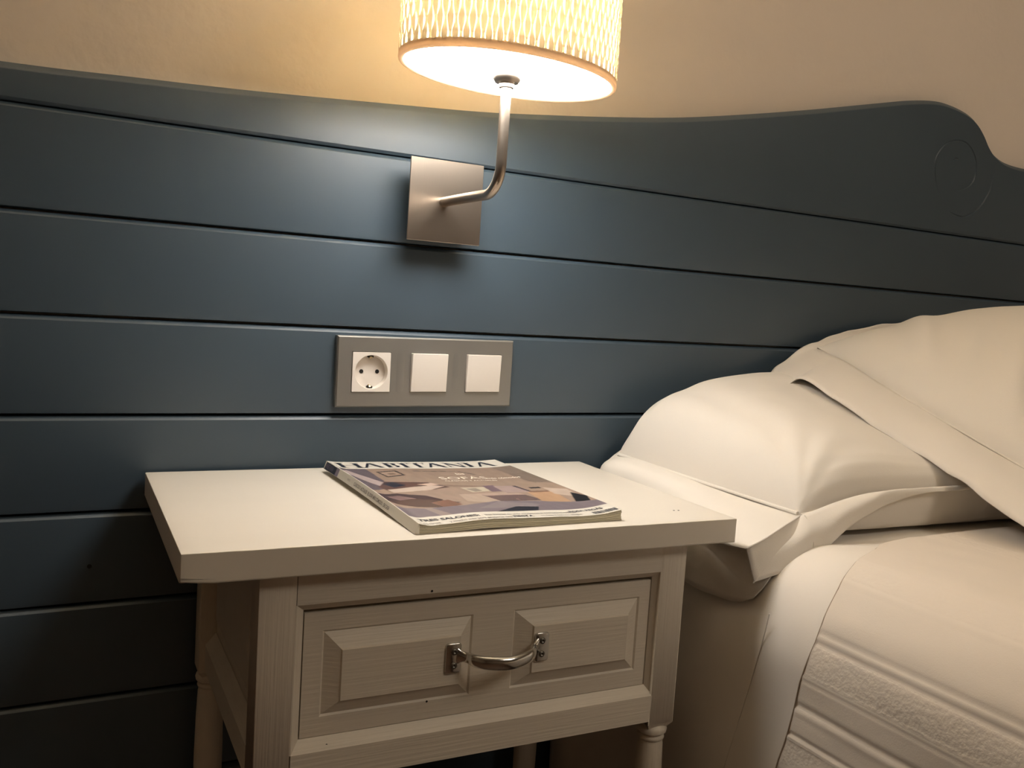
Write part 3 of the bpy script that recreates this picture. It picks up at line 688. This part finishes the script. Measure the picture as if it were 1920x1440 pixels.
for s in (-1, 1):
    z0 = s*0.0165
    obj('earth_slot', B((-0.0710-0.0030, -0.0060, min(z0, z0+s*0.0024)), (-0.0710+0.0030, -0.0008, max(z0, z0+s*0.0024))), M_dark, so)
    bm = bmesh.new(); pts = [(-0.0710, -0.0012, s*0.0162), (-0.0710, -0.0030, s*0.0150), (-0.0710, -0.0055, s*0.0158), (-0.0710, -0.0065, s*0.0175)]
    tube(bm, pts, [(0.0016, 0.0004)]*4, n=8, scale=(1, 0, 0)); obj('earth_contact', bm, M_brass, so)

# ------------------------------------------------------------------ wall lamp
SX, SY, SZ, SA, SB, STH = -0.0043, -0.1804, 1.0081, 0.1175, 0.0837, 0.1921
SH = 0.165
lp = thing('wall_lamp', 'nickel wall lamp with oval woven shade, lit, mounted on the headboard above the switch plate', 'lamp', (0, 0, 0.897))
Lz = 0.897
LX0, LX1, LZ0, LZ1 = -0.0462, 0.0437, 0.8512, 0.9426
obj('wall_plate', B((LX0, -0.0335, LZ0-Lz), (LX1, -0.0315, LZ1-Lz)), M_nickel, lp, bevel=0.0004, seg=1)
obj('mounting_box', B((LX0+0.022, -0.0316, LZ0-Lz+0.016), (LX1-0.012, 0.0, LZ1-Lz-0.008)), M_dark, lp)
AX, AY = -0.0035, -0.1700
pts = [(-0.0042, -0.033, -0.0005), (-0.004, -0.09, 0.0)]
Rb = 0.030
for k in range(0, 13):
    a = PI/2*k/12; pts.append((-0.0038, AY+Rb-Rb*math.sin(a), Rb-Rb*math.cos(a)))
pts += [(-0.0038, AY, 0.06), (-0.0038, AY-0.0006, SZ-Lz-0.006), (-0.0038, AY-0.0006, SZ-Lz+0.06)]
bm = bmesh.new(); tube(bm, pts, 0.0054, n=24); sharp(obj('arm', bm, M_nickel, lp), 50)
bm = bmesh.new(); lathe(bm, [(0.0058, -0.0110), (0.0074, -0.0106), (0.0078, -0.0072), (0.0070, -0.0062), (0.0115, -0.0058), (0.0138, -0.0030), (0.0142, 0.0), (0.0135, 0.001)], c=(0, 0), n=36)
bmesh.ops.translate(bm, vec=(-0.0038, AY-0.0006, SZ-Lz+0.0015), verts=bm.verts); sharp(obj('collar', bm, M_nickel, lp), 40)
bm = bmesh.new(); tube(bm, [(0.008, AY-0.005, SZ-Lz), (0.0100, AY-0.0056, SZ-Lz-0.008), (0.0118, AY-0.0060, SZ-Lz-0.0135)], 0.00035, n=6); obj('wire', bm, M_steel, lp)
def el(a, b, t):
    c, s = math.cos(t), math.sin(t); return (SX + a*c*math.cos(STH) - b*s*math.sin(STH), SY + a*c*math.sin(STH) + b*s*math.cos(STH))
n = 120
# lit acrylic disc
bm = bmesh.new(); r1 = [bm.verts.new((*el(SA-0.0045, SB-0.0045, 2*PI*k/n), SZ-Lz+0.0022)) for k in range(n)]; r2_ = [bm.verts.new((*el(SA-0.0045, SB-0.0045, 2*PI*k/n), SZ-Lz+0.0042)) for k in range(n)]
for k in range(n): bm.faces.new((r1[k], r1[(k+1) % n], r2_[(k+1) % n], r2_[k]))
bm.faces.new(r1); bm.faces.new(r2_); df = obj('diffuser', bm, M_diff, lp); df['label'] = 'glowing white oval disc closing the shade'
# shade: liner drum, rim, woven strips and threads
bm = bmesh.new(); rows = []
for off, z in ((0.0, 0.002), (0.0, SH), (-0.0007, SH), (-0.0007, 0.002)):
    rows.append([bm.verts.new((*el(SA-0.0022+off, SB-0.0022+off, 2*PI*k/n), SZ-Lz+z)) for k in range(n)])
for i in range(4):
    for k in range(n): bm.faces.new((rows[i][k], rows[i][(k+1) % n], rows[(i+1) % 4][(k+1) % n], rows[(i+1) % 4][k]))
sh = obj('shade', bm, M_liner, lp, True)
for zz, hgt, nm in ((0.0, 0.0075, 'lower_rim'), (SH-0.0075, 0.0075, 'upper_rim')):
    bm = bmesh.new(); prof_ = [(-0.0042, 0.0008), (-0.0030, -0.0004), (-0.0010, -0.0006), (0.0006, 0.0004), (0.0010, 0.002), (0.0008, hgt-0.001), (-0.0002, hgt), (-0.0016, hgt), (-0.0042, hgt*0.45)]
    rows = [[bm.verts.new((*el(SA+o, SB+o, 2*PI*k/n), SZ-Lz+zz+z)) for k in range(n)] for o, z in prof_]
    for i in range(len(rows)):
        for k in range(n): bm.faces.new((rows[i][k], rows[i][(k+1) % n], rows[(i+1) % len(rows)][(k+1) % n], rows[(i+1) % len(rows)][k]))
    sharp(obj(nm, bm, M_rim, sh), 50)
def strip_mesh(ph):
    bm = bmesh.new(); ns_ = 64; rows = []; per = 0.0260
    for i in range(ns_+1):
        z = 0.0040 + (SH-0.008)*i/ns_; c = math.cos(2*PI*z/per + ph)
        w = 0.00195 + 0.00085*c; d = 0.00085*c
        rows.append([bm.verts.new((x, -d - 0.0004*(1-(x/w)**2), z)) for x in (-w, -w*0.5, 0, w*0.5, w)])
    for p, q in zip(rows[:-1], rows[1:]):
        for k in range(4): bm.faces.new((p[k], p[k+1], q[k+1], q[k]))
    bmesh.ops.recalc_face_normals(bm, faces=bm.faces)
    me = bpy.data.meshes.new('woven_strip'); bm.to_mesh(me); bm.free(); me.materials.append(M_strip)
    for p in me.polygons: p.use_smooth = True
    return me
sm = [strip_mesh(0.6), strip_mesh(0.6+PI)]
# equal arc-length stations round the oval
tt = np.linspace(0, 2*PI, 4001); E_ = np.array([el(SA, SB, t) for t in tt]); dl = np.r_[0, np.cumsum(np.linalg.norm(np.diff(E_, axis=0), axis=1))]
NS = 130
for k in range(NS):
    t = float(np.interp(dl[-1]*k/NS, dl, tt)); x, y = el(SA, SB, t); x2, y2 = el(SA, SB, t+1e-3)
    ang = math.atan2(y2-y, x2-x)
    o = bpy.data.objects.new('woven_strip', sm[k % 2]); o.location = (x, y, SZ-Lz); o.rotation_euler = (0, 0, ang); link(o, sh)
bm = bmesh.new()
zt = 0.0
for i in range(12):
    for dz in (-0.0005, 0.0005):
        z = 0.0130*i + 0.0130*(-0.6/PI) + 0.0130/2*0 + dz + 0.0026
        if z < 0.006 or z > SH-0.008: continue
        tube(bm, [(*el(SA+0.0002, SB+0.0002, 2*PI*k/n), SZ-Lz+z) for k in range(n+1)], 0.00022, n=5, caps=False)
th = obj('weft_thread', bm, M_rim, sh); th['kind'] = 'stuff'
# bulb on the arm's lampholder, and its light
bm = bmesh.new(); lathe(bm, [(0.004, 0.050), (0.013, 0.056), (0.013, 0.075), (0.022, 0.095), (0.025, 0.110), (0.020, 0.125), (0.004, 0.131)], c=(-0.0038, AY), n=28)
bmesh.ops.translate(bm, vec=(0, 0, SZ-Lz-0.02), verts=bm.verts); sharp(obj('bulb', bm, M_bulb, lp), 60)
for i, dx in enumerate((-0.05, 0.05)):
    d = bpy.data.lights.new('bulb_light', 'POINT'); d.energy = BULB_W/2; d.color = (1.0, 0.87, 0.68); d.shadow_soft_size = 0.018
    o = bpy.data.objects.new('bulb_light', d); o.location = (dx*math.cos(STH), SY+dx*math.sin(STH), SZ-Lz+0.095); link(o, lp)

# ------------------------------------------------------------------ bed
BL, BR_, BT, BF = 0.222, 2.098, 0.556, -2.05
bed = thing('bed', 'wide bed with a thick mattress against the blue headboard, made up in white', 'bed', (1.16, -1.03, 0))
bx, by = 1.16, -1.03
bm = B((BL+0.014-bx, BF+0.02-by, 0.30), (BR_-0.014-bx, -0.008-by, BT-0.004))
obj('mattress', bm, M_mattress, bed, True, bevel=0.10, seg=8)
obj('bed_base', B((BL+0.03-bx, BF+0.04-by, 0.10), (BR_-0.03-bx, -0.012-by, 0.2995)), M_base, bed, bevel=0.006)
for x in (BL+0.12, BR_-0.12):
    for y in (-0.12, BF+0.14):
        bm = bmesh.new(); lathe(bm, [(0.020, 0.0), (0.026, 0.1005)], c=(x-bx, y-by), n=20); sharp(obj('bed_leg', bm, M_base, bed), 50)

def section(off, rad, hem, x_l=BL, x_r=BR_, top=BT):
    """half cross-section of cloth over the mattress: list of (x, z, arc) from left hem over the top to the right hem"""
    pts = []
    L, R, Tp = x_l-off, x_r+off, top+off
    for z in np.linspace(hem, Tp-rad, 46): pts.append((L, z))
    for a in np.linspace(0, PI/2, 22)[1:]: pts.append((L+rad-rad*math.cos(a), Tp-rad+rad*math.sin(a)))
    for x in np.linspace(L+rad, R-rad, 90)[1:]: pts.append((x, Tp))
    for a in np.linspace(0, PI/2, 10)[1:]: pts.append((R-rad+rad*math.sin(a), Tp-rad+rad*math.cos(a)))
    for z in np.linspace(Tp-rad, hem, 16)[1:]: pts.append((R, z))
    return pts
def smooth(a, b, x):
    t = min(1, max(0, (x-a)/(b-a))); return t*t*(3-2*t)
def side_folds(x, y, z, side):
    """soft folds of the hanging sheet, growing downwards"""
    g = smooth(0.56, 0.40, z)
    w = 0.0045*math.sin(y*31+1.0+z*6)*smooth(-0.55, -0.2, y) + 0.006*N3(y*5.0, z*4.0, 2.0) + 0.0035*N3(y*13, z*7, 9.0)
    dent = -0.010*math.exp(-((y+0.315)/0.035)**2-((z-0.50)/0.05)**2)
    flare = 0.010*smooth(0.50, 0.30, z)
    return (w*g + flare + dent)*side
# sheet
sec = section(0.002, 0.098, 0.115)
ys = np.concatenate([np.linspace(-0.010, -0.60, 90), np.linspace(-0.62, -2.05, 40)])
P = []
for y in ys:
    row = []
    for (x, z) in sec:
        dx = 0
        if x < BL+0.03: dx = -max(0, 0)+(-side_folds(x, y, z, 1))*smooth(BL+0.03, BL, x)
        if x > BR_-0.03: dx = side_folds(x, y+0.3, z, 1)
        dz = 0.0016*N3(x*9, y*9, 1.0) if z > BT-0.03 else 0
        row.append((x+dx, y, z+dz))
    P.append(row)
bm = grid_from(P); sheet = sharp(obj('bed_sheet', bm, M_cotton2), 60)
md = sheet.modifiers.new('thick', 'SOLIDIFY'); md.thickness = 0.0008; md.offset = 1
tag(sheet, 'smooth white top sheet hanging over the side of the bed beside the nightstand', 'sheet')
# stitched seam down the side of the sheet, a child of the sheet
bm = bmesh.new(); pts = []
def sheet_x(y, z): return BL-0.002-side_folds(0, y, z, 1)
for z in np.linspace(0.505, 0.12, 40):
    y = -0.3625 + (0.505-z)*0.20; pts.append((sheet_x(y, z)-0.0012, y, z))
tube(bm, pts, 0.0006, n=6); obj('hem_seam', bm, M_cotton, sheet)

# coverlet: relief bands run along the bed, its head edge ends short of the pillows
sec_c = []
L, R, Tp, rad, off = BL-0.008, BR_+0.008, BT+0.008, 0.100, 0
def arc_side():
    pts = []
    for z in np.linspace(0.20, Tp-rad, 150): pts.append((L, z))
    for a in np.linspace(0, PI/2, 60)[1:]: pts.append((L+rad-rad*math.cos(a), Tp-rad+rad*math.sin(a)))
    for x in np.linspace(L+rad, R-rad, 260)[1:]: pts.append((x, Tp))
    for a in np.linspace(0, PI/2, 20)[1:]: pts.append((R-rad+rad*math.sin(a), Tp-rad+rad*math.cos(a)))
    for z in np.linspace(Tp-rad, 0.20, 40)[1:]: pts.append((R, z))
    return np.array(pts)
Q = arc_side(); ds = np.r_[0, np.cumsum(np.linalg.norm(np.diff(Q, axis=0), axis=1))]
s_ref = float(np.interp(0.5030, Q[:200, 1], ds[:200]))       # arc position of the strong double rib
nrm = np.gradient(Q, axis=0); nrm = np.stack([-nrm[:, 1], nrm[:, 0]], 1); nrm /= np.linalg.norm(nrm, axis=1)[:, None]
def relief(d):
    """d: arc distance upward from the strong rib. returns (height, pucker)"""
    h, pk = 0.0, 0.10
    def rib(c, w, a): return a*math.exp(-((d-c)/w)**2)
    h += rib(0.0, 0.0016, 0.0008) + rib(0.0045, 0.0022, -0.0022) + rib(-0.0045, 0.0026, -0.0028)
    h += rib(-0.038, 0.0016, 0.0016) + rib(-0.041, 0.0018, -0.0012)
    h += rib(-0.066, 0.0030, -0.0024) + rib(-0.072, 0.0030, 0.0010) + rib(-0.094, 0.0016, -0.0022) + rib(-0.098, 0.0018, 0.0016)
    h += rib(-0.155, 0.0022, 0.0016) + rib(-0.16, 0.0016, -0.0016)
    if -0.036 < d < -0.008: pk = 1.0; h -= 0.0006
    if -0.13 < d < -0.10: pk = 0.9
    if 0.066 < d < 0.092: pk = 0.75
    h += rib(0.060, 0.0025, 0.0014) + rib(0.098, 0.002, 0.0012)
    for k in range(1, 12):
        c = 0.098+0.16*k; h += rib(c, 0.0022, 0.0018) + rib(c+0.006, 0.0016, -0.0014) + rib(c+0.040, 0.002, 0.0013)
        if c+0.009 < d < c+0.037: pk = 0.9
    return h, pk
edge_s = [ds[int(k)] for k in (0, 57, 113, 149, 156, 163, 169, 176, 183, 189, 196, 202, 209, 212, 215, 220, 226, 240, 300)] + [ds[-1]]
edge_y = [-0.370, -0.392, -0.409, -0.4175, -0.4205, -0.4225, -0.422, -0.4185, -0.415, -0.4095, -0.4035, -0.397, -0.388, -0.380, -0.368, -0.359, -0.355, -0.352, -0.350, -0.350]
NV = 96
P = []; PK = []
for i, (q, s) in enumerate(zip(Q, ds)):
    h, pk = relief(s-s_ref); h *= 0.50; ye = float(np.interp(s, edge_s, edge_y))
    row = []
    for t in np.linspace(0, 1, NV):
        t2 = t**1.8; y = ye + (-2.06-ye)*t2
        wob = 0.0022*N3(q[0]*6+q[1]*3, y*5, 7.0) + 0.0012*N3(q[0]*30+q[1]*30, y*16, 3.0)
        fl = 0.011*smooth(0.50, 0.30, q[1]) if q[0] < 0.5 else 0.011*smooth(0.50, 0.30, q[1])
        fray = 0.0012*N3(s*25, 0, 5.0)*(1-t)
        # a light fold where the top meets the pillows
        crease = 0.0
        hh = h*min(1, 0.2+t*60) + wob + 0.0012
        hh += fl if q[1] < Tp-rad+0.001 else 0
        row.append((q[0]+nrm[i][0]*hh, y+fray, q[1]+nrm[i][1]*hh)); PK.append(pk)
    P.append(row)
bm = grid_from(P); cv = sharp(obj('coverlet', bm, M_coverlet), 70)
at = cv.data.attributes.new('pucker', 'FLOAT', 'POINT'); at.data.foreach_set('value', PK)
md = cv.modifiers.new('thick', 'SOLIDIFY'); md.thickness = 0.0026; md.offset = -1
tag(cv, 'cream textured coverlet with raised lengthwise bands spread over the bed', 'coverlet')
bm = bmesh.new(); tube(bm, [(P[i][0][0]-0.0004*(1 if P[i][0][0] < 0.3 else 0), P[i][0][1]+0.0008, P[i][0][2]-0.0022) for i in range(40, 470, 3)], 0.0007, n=6); obj('edge_binding', bm, M_stitch_shade, cv)  # dark hem stitching; the edge's thickness shadow is put into its brown

# ------------------------------------------------------------------ pillows
def bez3(C, u, v):
    """biquadratic patch through a 3x3 grid of points, u,v in [-1,1]"""
    def b(t): return (0.5*t*(t-1), 1-t*t, 0.5*t*(t+1))
    bu, bv = b(u), b(v); r = np.zeros(3)
    for i in range(3):
        for j in range(3): r += bu[i]*bv[j]*np.array(C[i][j])
    return r
def cushion(C, H_up, H_dn, nu, nv, n_up=(3.0, 2.6), n_dn=(5.0, 5.0), floor=None, wr=None, up_dir=(0, 0, 1), wrinkle=1.0, ceil=None):
    ud = np.array(up_dir, float); ud /= np.linalg.norm(ud)
    us = [-math.cos(PI*i/nu) for i in range(nu+1)]; vs = [-math.cos(PI*j/nv) for j in range(nv+1)]
    bm = bmesh.new(); V = {}
    def pt(u, v, side):
        m = bez3(C, u, v)
        n_ = n_up if side > 0 else n_dn
        e = (max(0, 1-abs(u)**n_[0])**0.5)*(max(0, 1-abs(v)**n_[1])**0.5)
        h = (H_up(u, v) if side > 0 else -H_dn(u, v))*e
        p = m + ud*h
        if wr and side > 0:
            p = p + ud*wr(p, u, v)*min(1, e*1.6)
        if floor is not None and side < 0: p[2] = max(p[2], floor(p))
        return p
    rim = lambda i, j: i in (0, nu) or j in (0, nv)
    top = [[bm.verts.new(pt(us[i], vs[j], 1)) for j in range(nv+1)] for i in range(nu+1)]
    bot = [[top[i][j] if rim(i, j) else bm.verts.new(pt(us[i], vs[j], -1)) for j in range(nv+1)] for i in range(nu+1)]
    for i in range(nu):
        for j in range(nv):
            bm.faces.new((top[i][j], top[i+1][j], top[i+1][j+1], top[i][j+1]))
            f = (bot[i][j], bot[i][j+1], bot[i+1][j+1], bot[i+1][j])
            if len(set(f)) == 4:
                try: bm.faces.new(f)
                except ValueError: pass
    return bm
def flange_mesh(rows, na, nc, thick=0.0012, wr=0.001):
    """rows: list of stations; each a list of control points seam -> edge. Catmull-Rom both ways"""
    A = [cr(r, nc) for r in rows]; A = np.array(A)
    Pn = np.stack([cr(A[:, j], na) for j in range(nc)], 1)
    out = []
    for i in range(na):
        out.append([tuple(Pn[i, j] + np.array([wr*N3(Pn[i, j][0]*30, Pn[i, j][1]*30, Pn[i, j][2]*30)]*3)*(0.0 if j == 0 else min(1, j/3))) for j in range(nc)])
    return grid_from(out)
# --- lower pillow, lying flat, its end hanging beside the nightstand
pl1 = thing('pillow', 'white pillow lying flat underneath, its hemmed corner drooping beside the nightstand', 'pillow', (0.62, -0.17, 0.56), group='pillows with wide hemmed borders')
O1 = np.array([0.62, -0.17, 0.56])
C1 = [[(0.300, -0.312, 0.585), (0.290, -0.170, 0.589), (0.263, -0.030, 0.599)],
      [(0.640, -0.333, 0.613), (0.640, -0.170, 0.624), (0.640, -0.022, 0.628)],
      [(0.985, -0.345, 0.598), (0.995, -0.170, 0.612), (0.985, -0.026, 0.610)]]
C1 = [[tuple(np.array(p)-O1) for p in r] for r in C1]
def wr1(p, u, v):
    q = p+O1; w = 0.0030*N3(q[0]*7, q[1]*9, 2.0) + 0.0012*N3(q[0]*22, q[1]*26, 5.0)
    dx, dy = q[0]-0.300, q[1]+0.312; r = math.hypot(dx, dy); a = math.atan2(dy, dx)
    w += 0.0016*math.sin(a*15+0.6)*math.exp(-((r-0.075)/0.05)**2)      # creases running in from the corner
    w -= 0.006*math.exp(-((q[0]-0.345)/0.022)**2-((q[1]+0.13)/0.10)**2)  # hollow along the shoulder
    return w
vt = np.array([-1, -.99, -.96, -.90, -.82, -.66, -.33, 0, .25, .45, .65, .80, .90, .97, 1.0])
ht = np.array([0, .055, .11, .17, .22, .30, .50, .66, .76, .84, .93, .97, .86, .50, 0])
hl = np.array([0, .15, .30, .46, .58, .70, .84, .93, .98, 1.0, 1.0, .97, .86, .50, 0])
def hup1(u, v):
    k = smooth(-0.30, -0.75, u) if False else 1-smooth(-0.98, -0.10, u)
    return 0.0975*((1-k)*float(np.interp(v, vt, ht)) + k*float(np.interp(v, vt, hl)))
bm = cushion(C1, hup1, lambda u, v: 0.085, 110, 90, n_up=(9, 60), n_dn=(8, 9), floor=lambda p: 0.0055, wr=wr1)
sharp(obj('cushion', bm, M_cotton, pl1), 80)
def L1(*p): return [tuple(np.array(q)-O1) for q in p]
rows = [
 L1((0.640,-0.022,0.628),(0.64,-0.0165,0.645),(0.64,-0.0150,0.66),(0.64,-0.0148,0.675)),
 L1((0.420,-0.024,0.620),(0.42,-0.0180,0.632),(0.42,-0.0155,0.645),(0.42,-0.0150,0.655)),
 L1((0.310,-0.025,0.610),(0.304,-0.018,0.612),(0.298,-0.0155,0.612),(0.292,-0.0150,0.608)),
 L1((0.263,-0.030,0.599),(0.261,-0.022,0.595),(0.262,-0.0165,0.588),(0.256,-0.0150,0.573)),
 L1((0.276,-0.060,0.598),(0.252,-0.058,0.601),(0.226,-0.056,0.592),(0.2185,-0.054,0.560)),
 L1((0.286,-0.110,0.594),(0.258,-0.110,0.599),(0.232,-0.110,0.594),(0.2190,-0.110,0.556)),
 L1((0.290,-0.170,0.589),(0.264,-0.171,0.594),(0.236,-0.172,0.590),(0.2180,-0.174,0.553)),
 L1((0.294,-0.240,0.586),(0.268,-0.242,0.588),(0.238,-0.246,0.582),(0.2185,-0.250,0.553)),
 L1((0.298,-0.290,0.585),(0.272,-0.296,0.584),(0.240,-0.302,0.574),(0.2160,-0.306,0.557)),
 L1((0.300,-0.312,0.585),(0.274,-0.320,0.581),(0.244,-0.326,0.571),(0.2135,-0.330,0.5605)),
 L1((0.3003,-0.3123,0.585),(0.2743,-0.3206,0.5802),(0.2443,-0.3268,0.5700),(0.2137,-0.331,0.5595)),
 L1((0.302,-0.3135,0.5852),(0.279,-0.326,0.570),(0.250,-0.333,0.553),(0.2215,-0.3365,0.5300)),
 L1((0.3023,-0.3136,0.5852),(0.2800,-0.3262,0.570),(0.2520,-0.3335,0.5530),(0.2245,-0.3367,0.5290)),
 L1((0.306,-0.3140,0.587),(0.296,-0.331,0.574),(0.285,-0.336,0.557),(0.2700,-0.338,0.5370)),
 L1((0.322,-0.3150,0.591),(0.318,-0.330,0.578),(0.312,-0.334,0.562),(0.3040,-0.336,0.5440)),
 L1((0.350,-0.3175,0.599),(0.350,-0.330,0.592),(0.346,-0.333,0.580),(0.3400,-0.334,0.5680)),
 L1((0.385,-0.3205,0.606),(0.387,-0.330,0.603),(0.385,-0.332,0.594),(0.3800,-0.331,0.5850)),
 L1((0.420,-0.3235,0.609),(0.424,-0.3265,0.6095),(0.426,-0.329,0.604),(0.4260,-0.329,0.5980)),
 L1((0.480,-0.3275,0.611),(0.482,-0.330,0.611),(0.483,-0.3315,0.609),(0.4840,-0.3325,0.607)),
 L1((0.640,-0.333,0.613),(0.640,-0.3355,0.6125),(0.640,-0.3365,0.611),(0.6400,-0.3375,0.6095)),
]
bm = flange_mesh(rows, 190, 14, wr=0.0010); fl = sharp(obj('hemmed_border', bm, M_cotton, pl1), 80)
md = fl.modifiers.new('t', 'SOLIDIFY'); md.thickness = 0.0014; md.offset = 0
# under layer of the border, hanging lower beside the bed
rows = [
 L1((0.262,-0.345+0.012,0.556),(0.250,-0.337,0.540),(0.240,-0.334,0.523),(0.2320,-0.326,0.5080)),
 L1((0.245,-0.325,0.560),(0.238,-0.322,0.540),(0.233,-0.318,0.520),(0.2300,-0.308,0.4985)),
 L1((0.232,-0.290,0.562),(0.226,-0.290,0.540),(0.222,-0.288,0.520),(0.2200,-0.284,0.4970)),
 L1((0.226,-0.240,0.562),(0.216,-0.240,0.542),(0.212,-0.240,0.522),(0.2130,-0.240,0.5020)),
 L1((0.224,-0.180,0.564),(0.213,-0.180,0.545),(0.210,-0.180,0.528),(0.2120,-0.180,0.5100)),
 L1((0.224,-0.110,0.566),(0.214,-0.110,0.550),(0.212,-0.110,0.535),(0.2130,-0.110,0.5200)),
 L1((0.226,-0.040,0.568),(0.216,-0.040,0.556),(0.214,-0.040,0.545),(0.2140,-0.040,0.5350))]
bm = flange_mesh(rows, 70, 12, wr=0.0016); f2 = sharp(obj('under_border', bm, M_cotton, pl1), 80)
md = f2.modifiers.new('t', 'SOLIDIFY'); md.thickness = 0.0014; md.offset = 0
def seam_tube(C, path, r, parent, m, o=0.0008):
    bm = bmesh.new(); tube(bm, [tuple(bez3(C, u, v)+np.array([0, 0, o])) for u, v in path], r, n=8); return sharp(obj('seam', bm, m, parent), 80)
seam_tube(C1, [(-1, v) for v in np.linspace(0.98, -0.99, 50)], 0.0024, pl1, M_cotton, 0.0022)
seam_tube(C1, [(u, -1) for u in np.linspace(-0.99, 0.98, 60)], 0.0012, pl1, M_cotton)
# hem crease line in the drooping corner
bm = bmesh.new(); tube(bm, L1((0.3045,-0.3165,0.5865),(0.3030,-0.3290,0.5760),(0.3010,-0.3350,0.5620),(0.2980,-0.3385,0.5440)), 0.0008, n=6); obj('hem_stitch', bm, M_cotton, pl1)

# --- upper pillow, leaning from the headboard over the lower one
O2 = np.array([0.90, -0.25, 0.70])
pl2 = thing('pillow', 'white pillow on top, sloping down from the headboard with a broad flat border', 'pillow', tuple(O2), group='pillows with wide hemmed borders')
C2 = [[(0.590, -0.500, 0.592), (0.5860, -0.235, 0.686), (0.602, -0.034, 0.752)],
      [(0.930, -0.520, 0.620), (0.920, -0.260, 0.742), (0.925, -0.028, 0.762)],
      [(1.260, -0.500, 0.620), (1.265, -0.250, 0.720), (1.255, -0.034, 0.760)]]
C2 = [[tuple(np.array(p)-O2) for p in r] for r in C2]
def wr2(p, u, v):
    q = p+O2
    w = 0.0030*N3(q[0]*6, q[1]*8, 12.0) + 0.0012*N3(q[0]*20, q[1]*24, 15.0)
    # long soft creases coming off the border towards the middle
    for (cx, cy, ang, ln, am, fr) in ((0.665, -0.16, 0.75, 0.11, 0.0080, 75), (0.66, -0.30, 0.55, 0.11, 0.0080, 90), (0.70, -0.40, 0.35, 0.14, 0.0085, 80)):
        ca, sa = math.cos(ang), math.sin(ang); dx, dy = q[0]-cx, q[1]-cy; l = dx*ca+dy*sa; t = -dx*sa+dy*ca
        w += am*math.cos(t*fr)*math.exp(-(l/ln)**2-(t/0.045)**2)
    return w
nn = np.array([0.0, -0.28, 1.0])
bm = cushion(C2, lambda u, v: 0.074+0.006*v, lambda u, v: 0.030, 110, 90, n_up=(2.3, 3.0), n_dn=(2.5, 3), up_dir=nn, wr=wr2)
sharp(obj('cushion', bm, M_cotton, pl2), 80)
def L2(*p): return [tuple(np.array(q)-O2) for q in p]
rows = [
 L2((0.925,-0.028,0.762),(0.92,-0.020,0.776),(0.92,-0.0165,0.790),(0.92,-0.0150,0.802)),
 L2((0.780,-0.029,0.760),(0.775,-0.021,0.772),(0.772,-0.0175,0.784),(0.77,-0.0160,0.794)),
 L2((0.680,-0.031,0.757),(0.672,-0.023,0.766),(0.664,-0.0185,0.770),(0.655,-0.0165,0.772)),
 L2((0.620,-0.033,0.754),(0.606,-0.026,0.758),(0.592,-0.020,0.752),(0.582,-0.0175,0.742)),
 L2((0.602,-0.034,0.750),(0.575,-0.031,0.741),(0.550,-0.030,0.730),(0.524,-0.030,0.718)),
 L2((0.600,-0.045,0.748),(0.560,-0.052,0.733),(0.518,-0.060,0.716),(0.480,-0.070,0.7035)),
 L2((0.597,-0.070,0.742),(0.558,-0.078,0.730),(0.518,-0.088,0.714),(0.4800,-0.098,0.7015)),
 L2((0.595,-0.086,0.738),(0.558,-0.094,0.731),(0.522,-0.104,0.720),(0.4850,-0.113,0.7110)),
 L2((0.592,-0.110,0.731),(0.560,-0.120,0.726),(0.526,-0.128,0.718),(0.4880,-0.134,0.7085)),
 L2((0.588,-0.170,0.709),(0.558,-0.176,0.708),(0.526,-0.184,0.700),(0.4890,-0.190,0.6880)),
 L2((0.586,-0.235,0.686),(0.560,-0.246,0.684),(0.534,-0.258,0.672),(0.5020,-0.266,0.6520)),
 L2((0.5865,-0.310,0.658),(0.562,-0.325,0.656),(0.536,-0.335,0.646),(0.5060,-0.342,0.6260)),
 L2((0.588,-0.400,0.628),(0.562,-0.412,0.622),(0.536,-0.424,0.612),(0.5030,-0.432,0.5900)),
 L2((0.590,-0.500,0.592),(0.564,-0.518,0.588),(0.536,-0.534,0.580),(0.5050,-0.548,0.5720)),
 L2((0.600,-0.502,0.592),(0.590,-0.530,0.588),(0.580,-0.555,0.582),(0.5700,-0.580,0.5760)),
 L2((0.930,-0.520,0.620),(0.930,-0.550,0.612),(0.930,-0.575,0.600),(0.930,-0.600,0.5850))]
bm = flange_mesh(rows, 190, 12, wr=0.0022); f3 = sharp(obj('hemmed_border', bm, M_cotton2, pl2), 80)
md = f3.modifiers.new('t', 'SOLIDIFY'); md.thickness = 0.0014; md.offset = 0
seam_tube(C2, [(-1, v) for v in np.linspace(0.98, -0.98, 60)], 0.0012, pl2, M_cotton, 0.0006)
seam_tube(C2, [(u, 1) for u in np.linspace(-0.98, 0.9, 40)], 0.0010, pl2, M_cotton, 0.0006)
